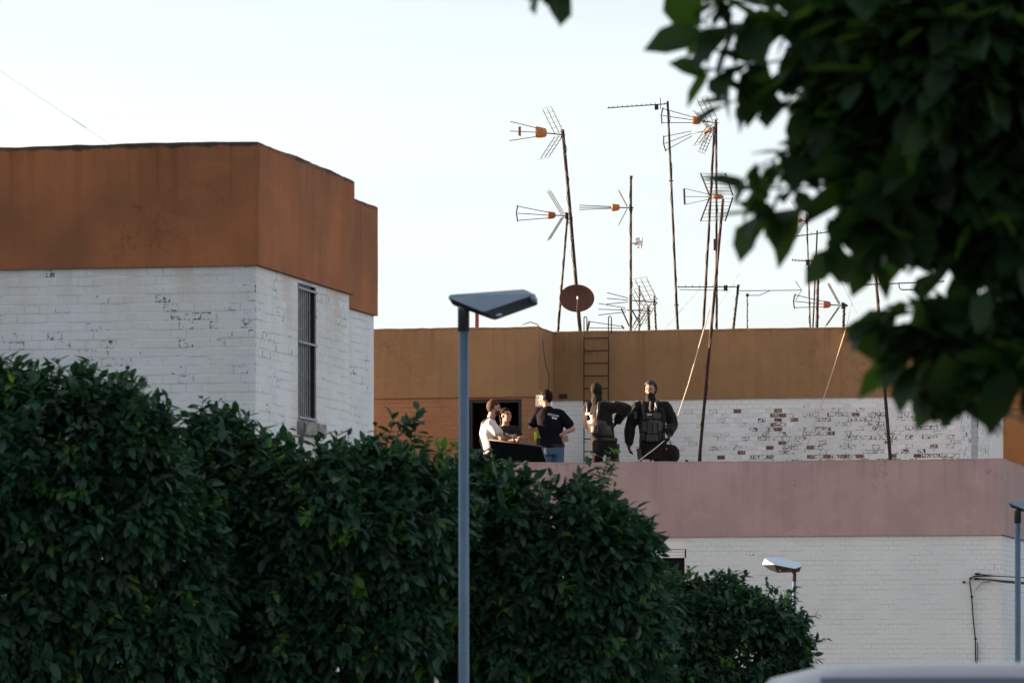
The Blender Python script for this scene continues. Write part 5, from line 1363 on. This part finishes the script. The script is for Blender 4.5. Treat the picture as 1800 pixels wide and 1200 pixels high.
# small stone and dark lump on the parapet
def stone(px, Y, r, label, m):
    p = P(px, 0, Y); x = p.x; b = MB(); b.ell((0, 0, r*.6), ((r*1.1, 0, 0), (0, r, 0), (0, 0, r*.7)))
    o = b.build('stone', m, None, True, label=label, cat='stone'); return o
for px, r, lab, mm in ((924, .028, 'small grey stone lying on the pink parapet below the black panel', M['stone']), (1207, .022, 'flat dark stone lying on the pink parapet beside the rusty pole foot', M['rust_iron'])):
    x = loc_x(px, PO, .05); w3 = Vector((PO[0], PO[1], 0))+ER*x+EB*.05
    o = stone(px, 72, r, lab, mm); o.location = (w3.x, w3.y, Pz1+.001)

# ================================================================== parked car, close by at the lower right
car = empty('parked_car', (1.455, 14.0, -.008), 0, label='pale silver car parked under the dark broad-leaved tree', cat='car')
M['carp'] = mat('pale silver car paint', (.34, .325, .345), .35, .5, metal=.25)
M['carg'] = mat('car glass', (.10, .12, .16), .08, .7)  # base colour lightened to stand in for reflected sky
prof = [(.86, .28), (.88, .55), (.86, .92), (.835, 1.0)]
def sect(zr, wr, y, lowtop=False):
    """half outline from sill to roof centre"""
    pts = [(.82, .26), (.87, .34), (.885, .62), (.87, .93)]
    if lowtop: pts += [(.80*wr, zr-.05), (.60*wr, zr-.008), (.3, zr), (0, zr+.004)]
    else: pts += [(.74, 1.47), (.70, 1.582), (.66, 1.603), (.555, 1.622), (.40, 1.636), (0, 1.645)]; 
    return pts
st = [(-.62, .62, .9, 1), (-.58, .95, .98, 1), (-.52, 1.02, 1.0, 1)]
b = MB(); rings = []
def ring(y, pts):
    full = [(-x, z) for x, z in pts]+[(x, z) for x, z in reversed(pts[:-1])]
    return [(x, y, z) for x, z in full]
def pts8(top, wt, mid=.885, low=.26, belt=.93):
    z = lambda t: belt+(top-belt)*t
    return [(mid-.06, low), (mid-.015, low+.08), (mid, .62), (mid-.015, belt), (mid-.02-(mid-wt)*.55, z(.55)), (wt+.04, z(.88)), (wt, z(.945)), (wt-.12, z(.985)), (wt*.5, z(.997)), (0, z(1))]
S_ = [(-.78, pts8(.74, .62, .80, .30, .62)), (-.74, pts8(.98, .66, .87, .26, .80)), (-.62, pts8(1.05, .68, .885)), (-.30, pts8(1.50, .64)), (-.08, pts8(1.612, .655)), (.02, pts8(1.640, .66)), (.5, pts8(1.652, .67)), (1.3, pts8(1.645, .665)), (1.75, pts8(1.59, .65)), (2.15, pts8(1.34, .66)), (2.5, pts8(1.06, .70)), (3.2, pts8(.97, .68, .875)), (3.42, pts8(.86, .6, .82, .28, .75)), (3.5, pts8(.68, .55, .74, .32, .55))]
vs = []
for y, p in S_: vs.append(ring(y, p))
n = len(vs[0]); base_i = 0
for r_ in vs: b.v += r_
for i in range(len(vs)-1):
    for k in range(n):
        k2 = (k+1) % n; b.f.append((i*n+k, i*n+k2, (i+1)*n+k2, (i+1)*n+k)); b.m.append(0)
b.f.append(tuple(range(n))); b.m.append(0); b.f.append(tuple(range((len(vs)-1)*n, len(vs)*n))); b.m.append(0)
me = b.mesh('body', M['carp'], True); fix_normals(me); put('body', me, car)
def glass(name, quad):
    q = [Vector(p) for p in quad]; nrm = (q[1]-q[0]).cross(q[3]-q[0]).normalized(); ctr = sum(q, Vector())/4
    if nrm.dot(ctr-V3(0, 1, 1.0)) < 0: nrm = -nrm
    bb = MB(); bb.add([p+nrm*.012 for p in q]+[p-nrm*.01 for p in q], [(0, 1, 2, 3), (4, 7, 6, 5), (0, 4, 5, 1), (1, 5, 6, 2), (2, 6, 7, 3), (3, 7, 4, 0)])
    m2 = bb.mesh(name, M['carg']); fix_normals(m2); put(name, m2, car)
glass('rear_window', [(-.60, -.115, 1.60), (.60, -.115, 1.60), (.66, -.60, 1.10), (-.66, -.60, 1.10)])
glass('windscreen', [(-.60, 1.80, 1.57), (.60, 1.80, 1.57), (.68, 2.46, 1.10), (-.68, 2.46, 1.10)])
for sgn in (-1, 1):
    glass('side_window', [(sgn*.775, .05, 1.50), (sgn*.775, .75, 1.51), (sgn*.865, .75, 1.02), (sgn*.865, -.2, 1.02)])
    glass('side_window', [(sgn*.775, .83, 1.51), (sgn*.775, 1.6, 1.48), (sgn*.865, 2.1, 1.02), (sgn*.865, .83, 1.02)])
    rbox(car, 'tail_light', (sgn*.74, -.715, .90), ((.09, 0, 0), (0, .05, 0), (0, 0, .10)), mat('tail light', (.35, .01, .01), .2, .6), .02)
    rbox(car, 'headlight', (sgn*.66, 3.36, .70), ((.12, 0, 0), (0, .08, 0), (0, 0, .06)), mat('headlight', (.7, .7, .7), .1, .6), .02)
    rbox(car, 'mirror', (sgn*.99, 1.95, 1.05), ((.09, 0, 0), (0, .05, 0), (0, 0, .06)), M['carp'], .03)
    for y in (0.05, 2.65):
        bb = MB(); x0 = sgn*.72; bb.tube([(x0, y, .32), (x0+sgn*.03, y, .32), (x0+sgn*.15, y, .32), (x0+sgn*.18, y, .32)], [.28, .318, .318, .285], 28)
        wh = put('wheel', bb.mesh('wheel', M['black_plastic'], False), car)
        bb = MB(); bb.tube([(x0+sgn*.15, y, .32), (x0+sgn*.187, y, .32)], [.21, .19], 24); bb.build('rim', M['alu'], wh)
rbox(car, 'bumper', (0, -.76, .46), ((.80, 0, 0), (0, .06, 0), (0, 0, .12)), M['black_plastic'], .03)
rbox(car, 'number_plate', (0, -.80, .72), ((.26, 0, 0), (0, .012, 0), (0, 0, .055)), M['white_plastic'], .004)
